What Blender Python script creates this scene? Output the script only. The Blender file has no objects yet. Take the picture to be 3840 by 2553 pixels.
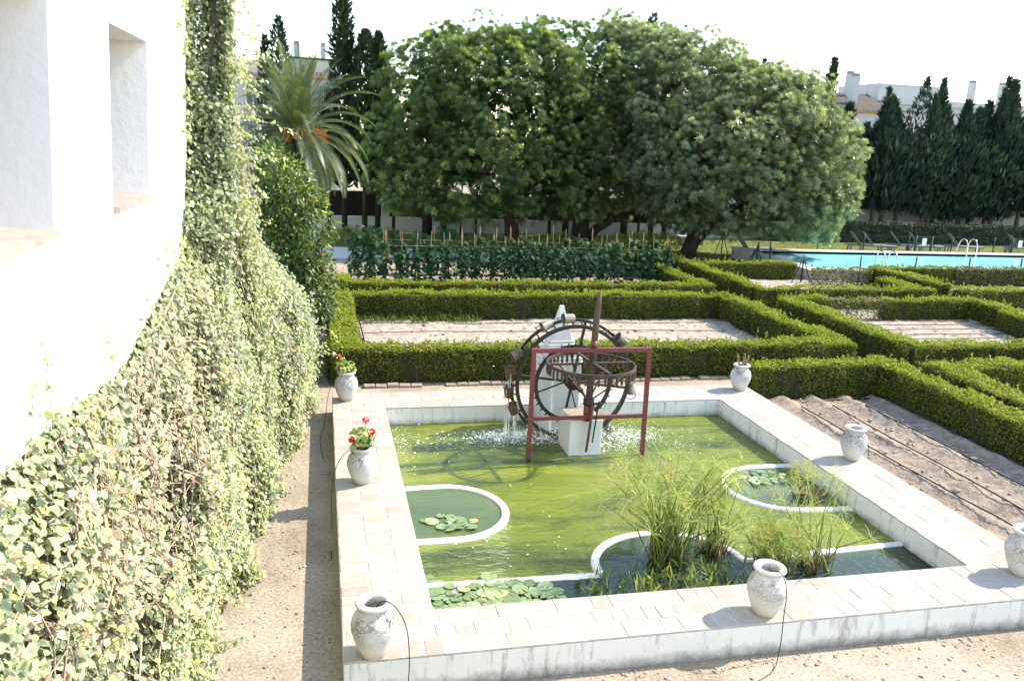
import bpy, math, random
import numpy as np
from mathutils import Matrix, Vector
random.seed(7); RNG = np.random.default_rng(7)
SC = bpy.context.scene
COL = SC.collection
R_ = math.radians

# ------------------------------------------------------------------ camera, sky, sun, exposure
def set_camera():
    yaw, pitch, roll = 0.23349588, 0.23826789, 0.0477475
    cy, sy, cp, sp = math.cos(yaw), math.sin(yaw), math.cos(pitch), math.sin(pitch)
    fwd = Vector((sy*cp, cy*cp, -sp)); right = Vector((cy, -sy, 0)); up = right.cross(fwd)
    r = right*math.cos(roll) + up*math.sin(roll); u = -right*math.sin(roll) + up*math.cos(roll)
    M = Matrix((r, u, -fwd)).transposed().to_4x4(); M.translation = Vector((0, 0, 4.9))
    cd = bpy.data.cameras.new("camera"); co = bpy.data.objects.new("camera", cd); COL.objects.link(co)
    co.matrix_world = M; cd.sensor_width = 36; cd.lens = 28.89; cd.clip_end = 2000; cd.clip_start = 0.05
    SC.camera = co
set_camera()
SUN_AZ, SUN_EL = R_(9), R_(43)          # azimuth measured from +X towards +Y
S = Vector((math.cos(SUN_EL)*math.cos(SUN_AZ), math.cos(SUN_EL)*math.sin(SUN_AZ), math.sin(SUN_EL)))
W = bpy.data.worlds.new("World"); SC.world = W; W.use_nodes = True
nt = W.node_tree; bg = nt.nodes["Background"]
sky = nt.nodes.new("ShaderNodeTexSky"); sky.sky_type = 'NISHITA'; sky.sun_disc = False
sky.sun_elevation = SUN_EL; sky.sun_rotation = math.pi/2 - SUN_AZ
sky.air_density = 1.0; sky.dust_density = 0.25; sky.ozone_density = 0.7
nt.links.new(sky.outputs[0], bg.inputs[0]); bg.inputs[1].default_value = 0.15
sd = bpy.data.lights.new("sun", 'SUN'); sd.energy = 2.55; sd.angle = R_(0.53); sd.color = (1, 0.95, 0.87)
so = bpy.data.objects.new("sun", sd); COL.objects.link(so); so.rotation_euler = S.to_track_quat('Z', 'Y').to_euler()
SC.view_settings.view_transform = 'Standard'; SC.view_settings.look = 'None'
SC.view_settings.exposure = 1.95; SC.view_settings.gamma = 1
SC.view_settings.use_curve_mapping = False
SC.view_settings.use_white_balance = True; SC.view_settings.white_balance_temperature = 7250; SC.view_settings.white_balance_tint = 10
SC.cycles.max_bounces = 8; SC.cycles.transparent_max_bounces = 8
SC.render.film_transparent = False

# ------------------------------------------------------------------ helpers
ORD = "first second third fourth fifth sixth seventh eighth ninth tenth eleventh twelfth thirteenth fourteenth fifteenth sixteenth seventeenth eighteenth nineteenth twentieth".split()
def tag(o, label=None, cat=None, group=None, kind=None):
    if label: o['label'] = label
    if cat: o['category'] = cat
    if group: o['group'] = group
    if kind: o['kind'] = kind
    return o
def thing(name, label, cat, loc=(0, 0, 0), rz=0, group=None):
    o = bpy.data.objects.new(name, None); COL.objects.link(o); o.location = loc; o.rotation_euler = (0, 0, rz)
    o.empty_display_size = .1
    return tag(o, label, cat, group)
def ob(name, me, mat=None, parent=None, loc=(0, 0, 0), rot=(0, 0, 0), kind=None):
    o = bpy.data.objects.new(name, me); COL.objects.link(o); o.location = loc; o.rotation_euler = rot
    if mat is not None and not me.materials: me.materials.append(mat)
    if parent is not None: o.parent = parent
    if kind: o['kind'] = kind
    return o
def copy_tree(o, parent=None):
    c = o.copy(); COL.objects.link(c); c.parent = parent
    for ch in list(o.children): copy_tree(ch, c)
    return c
def npmesh(name, V, F, tint=None, smooth=False):
    """V (n,3), F (k,m) arrays of equal sided faces."""
    V = np.ascontiguousarray(V, dtype=np.float32); F = np.ascontiguousarray(F, dtype=np.int32)
    me = bpy.data.meshes.new(name); k, m = F.shape
    me.vertices.add(len(V)); me.vertices.foreach_set("co", V.ravel())
    me.loops.add(k*m); me.loops.foreach_set("vertex_index", F.ravel())
    me.polygons.add(k); me.polygons.foreach_set("loop_start", np.arange(0, k*m, m, dtype=np.int32))
    me.update(calc_edges=True)
    if smooth: me.polygons.foreach_set("use_smooth", np.ones(k, dtype=bool))
    if tint is not None:
        a = me.attributes.new("tint", 'FLOAT', 'POINT'); a.data.foreach_set("value", np.ascontiguousarray(tint, dtype=np.float32))
    return me
def unit(v): return v/np.maximum(np.linalg.norm(v, axis=-1, keepdims=True), 1e-9)
def frames(N, twist=None, up=None):
    """rotation matrices whose columns are (x,y,z) with z=N; y tends to 'up' if given."""
    N = unit(N); n = len(N)
    ref = RNG.normal(size=(n, 3)) if up is None else np.broadcast_to(np.asarray(up, float), (n, 3)) + RNG.normal(size=(n, 3))*(twist or 0.3)
    X = unit(np.cross(ref, N)); Y = np.cross(N, X)
    return np.stack([X, Y, N], axis=2)
def scatter(name, pv, pf, P, Rm, Sx, tint, smooth=False, vt=None):
    pv = np.asarray(pv, float); pf = np.asarray(pf, int); n, m = len(P), len(pv)
    Sx = np.broadcast_to(np.asarray(Sx, float).reshape(-1, 1, 1), (n, 1, 1))
    V = np.einsum('nij,mj->nmi', Rm, pv)*Sx + P[:, None, :]
    F = (pf[None] + (np.arange(n)*m)[:, None, None]).reshape(-1, pf.shape[1])
    T = np.repeat(tint, m)
    if vt is not None: T = np.where(T < .87, np.clip(T+np.tile(vt, n), 0, .87), T)
    return npmesh(name, V.reshape(-1, 3), F, T, smooth)
class MB:
    def __init__(s): s.v, s.f, s.t, s.sm = [], [], [], []
    def add(s, vs, fs, tint=0., smooth=False):
        b = len(s.v); s.v += [tuple(x) for x in vs]; s.f += [tuple(i+b for i in f) for f in fs]
        s.t += [tint]*len(vs); s.sm += [smooth]*len(fs); return s
    def box(s, c, d, rot=None, tint=0., taper=1.0):
        x, y, z = d[0]/2, d[1]/2, d[2]/2; t = taper
        vs = [Vector(p) for p in [(-x,-y,-z),(x,-y,-z),(x,y,-z),(-x,y,-z),(-x*t,-y*t,z),(x*t,-y*t,z),(x*t,y*t,z),(-x*t,y*t,z)]]
        if rot is not None: vs = [rot @ p for p in vs]
        c = Vector(c); return s.add([p+c for p in vs], [(3,2,1,0),(4,5,6,7),(0,1,5,4),(1,2,6,5),(2,3,7,6),(3,0,4,7)], tint)
    def bar(s, a, b, w, h=None, tint=0.):
        a, b = Vector(a), Vector(b); d = b-a
        return s.box((a+b)/2, (w, h or w, d.length), d.to_track_quat('Z', 'Y').to_matrix(), tint)
    def tube(s, pts, rad, n=6, tint=0., cap=True, noise=0.):
        pts = [Vector(p) for p in pts]; k = len(pts)
        if not hasattr(rad, '__len__'): rad = [rad]*k
        vs = []; ref = None
        for i, p in enumerate(pts):
            d = (pts[min(i+1, k-1)] - pts[max(i-1, 0)]).normalized()
            if ref is None: ref = Vector((1, 0, 0)) if abs(d.x) < .8 else Vector((0, 1, 0))
            x = (ref - d*ref.dot(d)).normalized(); ref = x; y = d.cross(x)
            for j in range(n):
                a = 2*math.pi*j/n; rr = rad[i]*(1+noise*random.uniform(-1, 1))
                vs.append(p + x*rr*math.cos(a) + y*rr*math.sin(a))
        fs = [(i*n+j, i*n+(j+1) % n, (i+1)*n+(j+1) % n, (i+1)*n+j) for i in range(k-1) for j in range(n)]
        if cap: fs += [tuple(range(n-1, -1, -1)), tuple(range((k-1)*n, k*n))]
        return s.add(vs, fs, tint, True)
    def lathe(s, prof, n=24, c=(0, 0, 0), wob=0., tint=0.):
        vs = []
        for (r, z) in prof:
            for j in range(n):
                a = 2*math.pi*j/n; rr = r*(1+wob*math.sin(2*a+z*3))
                vs.append((c[0]+rr*math.cos(a), c[1]+rr*math.sin(a), c[2]+z))
        k = len(prof)
        fs = [(i*n+j, i*n+(j+1) % n, (i+1)*n+(j+1) % n, (i+1)*n+j) for i in range(k-1) for j in range(n)]
        return s.add(vs, fs, tint, True)
    def ring(s, c, R, w, d, n=48, axis='y', a0=0, a1=2*math.pi, tint=0.):
        """rectangular section ring; w radial, d axial"""
        full = abs(a1-a0-2*math.pi) < 1e-6; k = n if full else n+1; vs = []
        for i in range(k):
            a = a0+(a1-a0)*i/n; ca, sa = math.cos(a), math.sin(a)
            for (r, e) in ((R-w/2, -d/2), (R+w/2, -d/2), (R+w/2, d/2), (R-w/2, d/2)):
                vs.append((c[0]+r*ca, c[1]+e, c[2]+r*sa) if axis == 'y' else (c[0]+r*ca, c[1]+r*sa, c[2]+e))
        fs = []
        for i in range(n):
            j = (i+1) % k
            for q in range(4): fs.append((i*4+q, i*4+(q+1) % 4, j*4+(q+1) % 4, j*4+q))
        if not full: fs += [(0, 1, 2, 3), (4*n+3, 4*n+2, 4*n+1, 4*n)]
        return s.add(vs, fs, tint)
    def mesh(s, name, tint=False):
        me = bpy.data.meshes.new(name); me.from_pydata(s.v, [], s.f); me.update()
        if any(s.sm): me.polygons.foreach_set("use_smooth", s.sm)
        if tint:
            a = me.attributes.new("tint", 'FLOAT', 'POINT'); a.data.foreach_set("value", s.t)
        return me
    def ob(s, name, mat, parent=None, tint=False, **k): return ob(name, s.mesh(name, tint), mat, parent, **k)
def soften(o, w=.01, seg=2):
    m = o.modifiers.new("bevel", 'BEVEL'); m.width = w; m.segments = seg; m.limit_method = 'ANGLE'; return o

# ------------------------------------------------------------------ materials
def newmat(name):
    m = bpy.data.materials.new(name); m.use_nodes = True; n = m.node_tree
    return m, n, n.nodes["Principled BSDF"], n.nodes["Material Output"]
def ramp(n, stops, src):
    r = n.nodes.new("ShaderNodeValToRGB"); el = r.color_ramp.elements
    el[0].position, el[0].color = stops[0][0], (*stops[0][1], 1); el[1].position, el[1].color = stops[-1][0], (*stops[-1][1], 1)
    for (p, c) in stops[1:-1]: el.new(p).color = (*c, 1)
    n.links.new(src, r.inputs[0]); return r.outputs[0]
def noise(n, scale, detail=6, rough=.6, vec=None, dim=None, dist=0):
    t = n.nodes.new("ShaderNodeTexNoise"); t.inputs["Scale"].default_value = scale
    t.inputs["Detail"].default_value = detail; t.inputs["Roughness"].default_value = rough; t.inputs["Distortion"].default_value = dist
    if vec is not None: n.links.new(vec, t.inputs["Vector"])
    return t.outputs["Fac"]
def mix(n, a, b, f, mode='MIX'):
    x = n.nodes.new("ShaderNodeMix"); x.data_type = 'RGBA'; x.blend_type = mode
    for sock, v in ((x.inputs[6], a), (x.inputs[7], b)):
        if isinstance(v, tuple): sock.default_value = (*v, 1)
        else: n.links.new(v, sock)
    if isinstance(f, (int, float)): x.inputs[0].default_value = f
    else: n.links.new(f, x.inputs[0])
    return x.outputs[2]
def coords(n, kind='pos', scale=None):
    if kind == 'pos': o = n.nodes.new("ShaderNodeNewGeometry").outputs["Position"]
    else: o = n.nodes.new("ShaderNodeTexCoord").outputs["Object"]
    if scale:
        mp = n.nodes.new("ShaderNodeMapping"); mp.inputs["Scale"].default_value = scale; n.links.new(o, mp.inputs[0]); o = mp.outputs[0]
    return o
def bump(n, b, h, strength=.3, dist=.02):
    k = n.nodes.new("ShaderNodeBump"); k.inputs["Strength"].default_value = strength; k.inputs["Distance"].default_value = dist
    n.links.new(h, k.inputs["Height"]); n.links.new(k.outputs[0], b.inputs["Normal"]); return k
def attr(n, name='tint'):
    a = n.nodes.new("ShaderNodeAttribute"); a.attribute_name = name; return a.outputs["Fac"]
def mat_noise(name, stops, scale=3, rough=.8, bs=.3, bd=.02, bscale=None, spec=.3, metal=0, kind='pos', vscale=None, detail=8):
    m, n, b, o = newmat(name); v = coords(n, kind, vscale)
    n.links.new(ramp(n, stops, noise(n, scale, detail, .65, v)), b.inputs["Base Color"])
    b.inputs["Roughness"].default_value = rough; b.inputs["Specular IOR Level"].default_value = spec; b.inputs["Metallic"].default_value = metal
    if bs: bump(n, b, noise(n, bscale or scale*6, 6, .6, v), bs, bd)
    return m
def mat_leaf(name, stops, rough=.45, trans=.35, spec=.35, ts=(1.2, 1.25, .55), patch=0.):
    m, n, b, o = newmat(name); f = attr(n)
    if patch:
        q = n.nodes.new("ShaderNodeMath"); q.operation = 'MULTIPLY_ADD'; q.inputs[1].default_value = patch; q.inputs[2].default_value = -patch*.5
        n.links.new(noise(n, .9, 3, .6, coords(n)), q.inputs[0])
        q2 = n.nodes.new("ShaderNodeMath"); q2.operation = 'ADD'; q2.use_clamp = True
        n.links.new(f, q2.inputs[0]); n.links.new(q.outputs[0], q2.inputs[1]); f = q2.outputs[0]
    c = ramp(n, stops, f); n.links.new(c, b.inputs["Base Color"])
    b.inputs["Roughness"].default_value = rough; b.inputs["Specular IOR Level"].default_value = spec
    t = n.nodes.new("ShaderNodeBsdfTranslucent"); n.links.new(mix(n, c, (*ts,), 1., 'MULTIPLY'), t.inputs[0])
    x = n.nodes.new("ShaderNodeMixShader"); x.inputs[0].default_value = trans
    n.links.new(b.outputs[0], x.inputs[1]); n.links.new(t.outputs[0], x.inputs[2]); n.links.new(x.outputs[0], o.inputs[0])
    return m
def flat(name, c, rough=.6, metal=0, spec=.3):
    m, n, b, o = newmat(name); b.inputs["Base Color"].default_value = (*c, 1); b.inputs["Roughness"].default_value = rough
    b.inputs["Metallic"].default_value = metal; b.inputs["Specular IOR Level"].default_value = spec
    bump(n, b, noise(n, 40, 4, .6, coords(n, 'obj')), .15, .005); return m

M = {}
def mk_ground():
    m, n, b, o = newmat("sandy_ground"); v = coords(n)
    c = ramp(n, [(.3, (.29, .235, .175)), (.5, (.41, .35, .275)), (.7, (.50, .44, .36))], noise(n, .9, 8, .7, v))
    c2 = ramp(n, [(.42, (.45, .42, .38)), (.6, (1, 1, 1))], noise(n, 26, 8, .75, v))
    c = mix(n, c, c2, .65, 'MULTIPLY')
    sp = ramp(n, [(.64, (0, 0, 0)), (.70, (1, 1, 1))], noise(n, 60, 3, .5, v))
    c = mix(n, c, (.16, .12, .085), sp); n.links.new(c, b.inputs["Base Color"])
    b.inputs["Roughness"].default_value = .95; b.inputs["Specular IOR Level"].default_value = .1
    bump(n, b, noise(n, 30, 8, .75, v), .6, .025); return m
M['ground'] = mk_ground()
M['soil'] = mat_noise("bed_soil", [(.3, (.26, .21, .165)), (.55, (.40, .34, .275)), (.75, (.50, .44, .37))], 6, .95, .9, .04, 22, .1)
M['soil_dark'] = mat_noise("furrow_soil", [(.3, (.17, .13, .10)), (.52, (.30, .245, .195)), (.75, (.42, .36, .30))], 7, .95, .9, .05, 20, .1)
def mk_plaster(name, base, dirt, dscale=(1, 1, 1), amount=.5, low=None, rough=.85, streak=True):
    m, n, b, o = newmat(name); v = coords(n)
    f = ramp(n, [(.53, (0, 0, 0)), (.70, (1, 1, 1))], noise(n, 3.2, 9, .75, coords(n, 'pos', dscale)))
    a = n.nodes.new("ShaderNodeMath"); a.operation = 'MULTIPLY'; a.inputs[1].default_value = amount; n.links.new(f, a.inputs[0])
    c = mix(n, base, dirt, a.outputs[0])
    if low:
        sx = n.nodes.new("ShaderNodeSeparateXYZ"); n.links.new(v, sx.inputs[0])
        ad = n.nodes.new("ShaderNodeMath"); ad.operation = 'MULTIPLY_ADD'; ad.inputs[1].default_value = -.28; n.links.new(noise(n, 6, 8, .75, v), ad.inputs[0]); n.links.new(sx.outputs[2], ad.inputs[2])
        mr = n.nodes.new("ShaderNodeMapRange"); mr.inputs[1].default_value = low-.19; mr.inputs[2].default_value = low-.04; mr.inputs[3].default_value = .8; mr.inputs[4].default_value = 0
        n.links.new(ad.outputs[0], mr.inputs[0]); c = mix(n, c, (.10, .085, .07), mr.outputs[0])
    n.links.new(c, b.inputs["Base Color"]); b.inputs["Roughness"].default_value = rough; b.inputs["Specular IOR Level"].default_value = .2
    bump(n, b, noise(n, 14, 8, .65, v), .35, .02); return m
M['wall'] = mk_plaster("whitewash", (.82, .81, .79), (.66, .64, .6), (.6, .6, .25), .35)
M['pondwall'] = mk_plaster("pond_plaster", (.68, .665, .63), (.17, .155, .135), (2.8, 2.8, .32), .95, low=.055)
M['plaster2'] = mk_plaster("pier_plaster", (.66, .65, .63), (.5, .44, .38), (2.5, 2.5, .4), .5)
M['farwall'] = mk_plaster("far_plaster", (.43, .43, .42), (.30, .30, .29), (.4, .4, .2), .5)
def mk_tile():
    m, n, b, o = newmat("terracotta_whitewashed"); v = coords(n)
    c = ramp(n, [(0, (.365, .338, .295)), (.4, (.352, .316, .276)), (.75, (.333, .288, .25)), (1, (.305, .252, .215))], attr(n))
    p = ramp(n, [(.50, (0, 0, 0)), (.68, (.8, .8, .8))], noise(n, 3.0, 10, .72, v))
    c = mix(n, c, (.375, .355, .318), p)
    d = ramp(n, [(.53, (1, 1, 1)), (.72, (.66, .61, .56))], noise(n, 7, 10, .8, v)); c = mix(n, c, d, .8, 'MULTIPLY')
    n.links.new(c, b.inputs["Base Color"]); b.inputs["Roughness"].default_value = .85; b.inputs["Specular IOR Level"].default_value = .2
    bump(n, b, noise(n, 45, 8, .7, v), .4, .008); return m
M['tile'] = mk_tile()
M['sill'] = mat_noise("sill_tile", [(.35, (.30, .235, .20)), (.65, (.40, .33, .29))], 5, .9, .4)
M['mortar'] = mat_noise("mortar", [(.35, (.33, .305, .265)), (.6, (.44, .41, .365))], 9, .95, .4)
M['brick'] = mat_noise("edging_brick", [(.3, (.22, .175, .13)), (.7, (.36, .30, .24))], 7, .9, .5)
def mk_pot(name):
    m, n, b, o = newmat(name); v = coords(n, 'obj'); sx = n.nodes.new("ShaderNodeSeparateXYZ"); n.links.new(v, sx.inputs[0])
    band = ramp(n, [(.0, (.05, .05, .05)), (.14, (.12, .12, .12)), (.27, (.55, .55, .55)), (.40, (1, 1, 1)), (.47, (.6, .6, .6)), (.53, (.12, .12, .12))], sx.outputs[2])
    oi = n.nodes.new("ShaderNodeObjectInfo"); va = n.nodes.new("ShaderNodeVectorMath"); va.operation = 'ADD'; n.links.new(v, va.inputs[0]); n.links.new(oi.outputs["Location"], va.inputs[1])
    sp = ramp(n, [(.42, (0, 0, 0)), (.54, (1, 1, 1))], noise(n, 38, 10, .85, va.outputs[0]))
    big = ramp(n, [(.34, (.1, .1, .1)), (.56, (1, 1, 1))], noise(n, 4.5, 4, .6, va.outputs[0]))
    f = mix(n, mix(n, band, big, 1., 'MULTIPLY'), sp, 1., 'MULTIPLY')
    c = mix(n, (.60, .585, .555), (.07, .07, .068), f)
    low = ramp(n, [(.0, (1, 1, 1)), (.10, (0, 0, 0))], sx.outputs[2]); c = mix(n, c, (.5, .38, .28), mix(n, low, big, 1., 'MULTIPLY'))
    n.links.new(c, b.inputs["Base Color"]); b.inputs["Roughness"].default_value = .9; b.inputs["Specular IOR Level"].default_value = .15
    bump(n, b, noise(n, 30, 8, .75, v), .5, .012); return m
M['pot'] = mk_pot("limewashed_clay")
M['iron'] = mat_noise("rusty_iron", [(.35, (.010, .008, .007)), (.6, (.026, .018, .014)), (.75, (.065, .035, .022))], 14, .6, .4, .006, spec=.5)
M['gear'] = mat_noise("rusted_gear", [(.3, (.035, .022, .018)), (.6, (.08, .052, .042)), (.8, (.17, .125, .105))], 12, .7, .4, .006)
M['redsteel'] = mat_noise("oxide_red_paint", [(.35, (.13, .025, .028)), (.7, (.19, .042, .042))], 5, .45, .1, .004, spec=.5)
M['bucket'] = mat_noise("galvanised_bucket", [(.3, (.08, .065, .05)), (.5, (.16, .155, .125)), (.75, (.25, .25, .22))], 8, .5, .3, .006, metal=.25)
M['bucket_rust'] = mat_noise("rusty_bucket", [(.3, (.09, .05, .025)), (.55, (.17, .11, .065)), (.75, (.25, .2, .15))], 8, .55, .3, .006, metal=.2)
M['wood'] = mat_noise("weathered_wood", [(.3, (.05, .034, .028)), (.6, (.11, .078, .065)), (.8, (.19, .15, .13))], 6, .85, .5, .01, kind='obj', vscale=(4, 4, .5))
M['hose'] = flat("black_hose", (.012, .012, .013), .5)
def mk_bark(name, a, b_):
    return mat_noise(name, [(.3, a), (.7, b_)], 3, .95, .9, .05, 9, .1, vscale=(1.6, 1.6, .5))
M['bark'] = mk_bark("dark_bark", (.018, .013, .010), (.07, .055, .042))
M['bark_pale'] = mk_bark("pale_bark", (.05, .042, .034), (.15, .125, .10))
M['hedge'] = mat_leaf("box_leaf", [(0, (.025, .045, .009)), (.35, (.085, .12, .016)), (.60, (.185, .235, .028)), (.9, (.36, .42, .055)), (1, (.26, .15, .05))], .55, .40, .18, (1.2, 1.2, .45), patch=.35)
M['hedge_dry'] = mat_leaf("thin_box_leaf", [(0, (.03, .045, .015)), (.5, (.12, .135, .04)), (1, (.30, .26, .09))], .5, .3, .3)
M['twig'] = mat_noise("hedge_twigs", [(.3, (.022, .022, .010)), (.7, (.075, .065, .03))], 20, .95, .8, .04)
M['stem'] = flat("brown_stem", (.16, .11, .07), .85)
M['carob'] = mat_leaf("carob_leaf", [(0, (.05, .078, .034)), (.4, (.14, .20, .08)), (.75, (.245, .32, .115)), (1, (.44, .50, .13))], .42, .38, .35)
M['carob_grey'] = mat_leaf("grey_carob_leaf", [(0, (.07, .095, .058)), (.4, (.235, .285, .175)), (.75, (.37, .425, .25)), (1, (.52, .56, .22))], .38, .38, .4)
M['cypress'] = mat_leaf("cypress_leaf", [(0, (.010, .020, .012)), (.6, (.028, .048, .022)), (1, (.075, .105, .03))], .6, .12, .2)
M['cypress_blue'] = mat_leaf("dark_cypress_leaf", [(0, (.012, .024, .020)), (.6, (.032, .056, .040)), (1, (.09, .125, .065))], .6, .12, .2)
M['palm'] = mat_leaf("palm_leaf", [(0, (.035, .055, .024)), (.5, (.08, .118, .05)), (1, (.20, .25, .11))], .42, .3, .45)
M['fruit'] = flat("orange_date_stalks", (.40, .17, .03), .6)
M['citrus'] = mat_leaf("citrus_leaf", [(0, (.018, .034, .010)), (.45, (.06, .105, .024)), (.8, (.17, .24, .05)), (1, (.38, .44, .10))], .34, .4, .4)
M['ivy'] = mat_leaf("ivy_leaf", [(0, (.06, .095, .055)), (.22, (.16, .20, .12)), (.45, (.34, .38, .23)), (.75, (.50, .54, .27)), (.86, (.50, .55, .17)), (.9, (.32, .22, .15)), (1, (.52, .42, .33))], .4, .4, .5, (1.1, 1.15, .6))
M['ivystem'] = mat_noise("ivy_stem", [(.3, (.26, .185, .13)), (.7, (.50, .40, .31))], 12, .9, .3)
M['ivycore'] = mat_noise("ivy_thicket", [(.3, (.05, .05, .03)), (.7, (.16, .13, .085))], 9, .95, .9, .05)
M['bean'] = mat_leaf("bean_leaf", [(0, (.012, .035, .016)), (.6, (.035, .08, .032)), (1, (.10, .17, .06))], .6, .25, .12)
M['cane'] = mat_noise("dry_cane", [(.3, (.15, .105, .06)), (.7, (.28, .21, .13))], 9, .7, .2, .005)
M['reed'] = mat_leaf("papyrus_stem", [(0, (.12, .17, .04)), (.5, (.31, .37, .11)), (.8, (.50, .54, .24)), (1, (.46, .35, .2))], .5, .4, .3)
M['grass'] = mat_leaf("grass_blade", [(0, (.05, .08, .02)), (.6, (.12, .16, .03)), (1, (.24, .25, .06))], .6, .3, .2)
M['lawn'] = mat_noise("lawn_ground", [(.3, (.10, .105, .04)), (.55, (.15, .17, .045)), (.75, (.24, .225, .11))], 1.5, .95, .6, .03, 18, .1)
M['lily'] = mat_leaf("lily_pad", [(0, (.13, .19, .075)), (.6, (.23, .30, .13)), (.9, (.32, .38, .18)), (1, (.38, .34, .14))], .3, .15, .5)
M['red'] = mat_leaf("geranium_red", [(0, (.5, .015, .02)), (1, (.75, .05, .05))], .5, .3, .3, (1, 1, 1))
M['pinkflower'] = mat_leaf("lily_flower", [(0, (.6, .35, .4)), (1, (.8, .75, .72))], .5, .3, .3, (1, 1, 1))
M['geranium'] = mat_leaf("geranium_leaf", [(0, (.10, .16, .04)), (.6, (.28, .34, .09)), (1, (.42, .45, .16))], .5, .35, .3)
M['steel'] = flat("polished_steel", (.6, .6, .6), .2, 1.)
M['green'] = flat("fence_green", (.012, .05, .04), .45)
M['grey'] = flat("lounger_grey", (.19, .19, .2), .6)
M['sign'] = flat("sign_white", (.78, .78, .76), .5)
M['glass'] = flat("dark_glass", (.03, .035, .04), .1, 0, .8)
M['poolrim'] = mat_noise("pool_coping_stone", [(.35, (.46, .39, .32)), (.7, (.58, .50, .42))], 3, .85, .2)
M['pooltile'] = flat("pool_tile", (.14, .55, .66), .4)
M['rooftile'] = mat_noise("roof_tile", [(.3, (.04, .032, .028)), (.7, (.10, .08, .07))], 2, .9, .5)
M['ochre'] = flat("ochre_trim", (.45, .26, .08), .8)
M['brush'] = mat_noise("brushwood_screen", [(.35, (.01, .008, .006)), (.65, (.05, .038, .028))], 4, .95, .8, .04, vscale=(9, 9, .6))
M['pebble'] = mat_noise("river_pebbles", [(.3, (.10, .09, .065)), (.7, (.22, .20, .16))], 2.5, .7, .2)
M['foam'] = flat("white_foam", (.85, .88, .86), .3)
def mk_water(name, stops, rough, scale, bs, transp=0., bd=.03, stretch=(1, 1, 1), sss=0, tcol=(.78, .88, .8)):
    m, n, b, o = newmat(name); v = coords(n, 'pos', stretch)
    n.links.new(ramp(n, stops, noise(n, .5, 7, .62, coords(n, 'pos', (.55*stretch[0], 1.1*stretch[1], 1)), dist=1.2)), b.inputs["Base Color"])
    b.inputs["Roughness"].default_value = rough; b.inputs["Specular IOR Level"].default_value = .35; b.inputs["IOR"].default_value = 1.33
    bump(n, b, noise(n, scale, 5, .55, v, dist=.8), bs, bd)
    if sss: b.inputs['Subsurface Weight'].default_value = 1; b.inputs['Subsurface Radius'].default_value = (1, 1, .5); b.inputs['Subsurface Scale'].default_value = sss; b.subsurface_method = 'BURLEY'
    if transp:
        t = n.nodes.new("ShaderNodeBsdfTransparent"); t.inputs[0].default_value = (*tcol, 1)
        x = n.nodes.new("ShaderNodeMixShader"); x.inputs[0].default_value = transp
        n.links.new(b.outputs[0], x.inputs[1]); n.links.new(t.outputs[0], x.inputs[2])
        b.inputs["Specular IOR Level"].default_value = 0
        gl = n.nodes.new("ShaderNodeBsdfGlossy"); gl.inputs["Roughness"].default_value = rough; fr = n.nodes.new("ShaderNodeFresnel"); fr.inputs[0].default_value = 1.33
        nrm = b.inputs["Normal"].links[0].from_socket; n.links.new(nrm, gl.inputs["Normal"]); n.links.new(nrm, fr.inputs["Normal"])
        y = n.nodes.new("ShaderNodeMixShader"); n.links.new(fr.outputs[0], y.inputs[0]); n.links.new(x.outputs[0], y.inputs[1]); n.links.new(gl.outputs[0], y.inputs[2]); n.links.new(y.outputs[0], o.inputs[0])
    return m
M['pond'] = mk_water("green_pond_water", [(.36, (.045, .085, .018)), (.47, (.15, .215, .022)), (.62, (.28, .33, .035))], .05, 4.5, .8, .42, .06, (1, 1.9, 1), 0, (.92, .97, .55))
M['basin'] = mk_water("basin_water", [(.3, (.055, .095, .042)), (.55, (.12, .165, .06)), (.75, (.22, .24, .07))], .04, 3, .12, .45, .02)
M['channel'] = mk_water("clear_shallow_water", [(.3, (.03, .055, .04)), (.7, (.06, .09, .055))], .04, 4, .15, .6, .02)
M['poolwater'] = mk_water("pool_water", [(.3, (.22, .64, .74)), (.7, (.32, .73, .81))], .08, 3, .1, 0, .02)

# ------------------------------------------------------------------ the setting: ground, beds, lawn, paths
def grid_patch(name, x0, x1, y0, y1, step, hf, mat):
    nx, ny = max(2, int((x1-x0)/step)), max(2, int((y1-y0)/step))
    xs, ys = np.meshgrid(np.linspace(x0, x1, nx), np.linspace(y0, y1, ny), indexing='ij')
    zs = hf(xs, ys); edge = np.minimum.reduce([xs-x0, x1-xs, ys-y0, y1-ys]); zs = np.where(edge < step*.9, -.02, zs)
    V = np.stack([xs, ys, zs], -1).reshape(-1, 3); i = np.arange(nx*ny).reshape(nx, ny)
    F = np.stack([i[:-1, :-1], i[1:, :-1], i[1:, 1:], i[:-1, 1:]], -1).reshape(-1, 4)
    return tag(ob(name, npmesh(name, V, F, smooth=True), mat), kind='structure')
def plane(name, x0, x1, y0, y1, z, mat):
    me = npmesh(name, [(x0, y0, z), (x1, y0, z), (x1, y1, z), (x0, y1, z)], [(0, 1, 2, 3)]); return tag(ob(name, me, mat), kind='structure')
plane("ground", -600, 600, -300, 900, 0, M['ground'])
def lumps(amp, seed, fr=6):
    g = np.random.default_rng(seed); ph = g.uniform(0, 6.28, (14, 2)); k = g.normal(size=(14, 2))*fr
    def f(x, y):
        z = 0
        for (a, b), (u, v) in zip(ph, k): z = z + np.sin(u*x+a)*np.sin(v*y+b)
        return z*amp/3
    return f
la, lb = lumps(.022, 3, 5), lumps(.02, 5, 7)
RIDGE = [9.03, 9.68, 10.42, 11.08]
def furrow(x, y):
    z = .05 + lb(x, y)
    for r in RIDGE: z = z + .085*np.exp(-((x-r-.05*np.sin(y*.7+r))/.15)**2)
    z += np.random.default_rng(1).normal(size=x.shape)*.006
    return np.maximum(z, .012)
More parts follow.
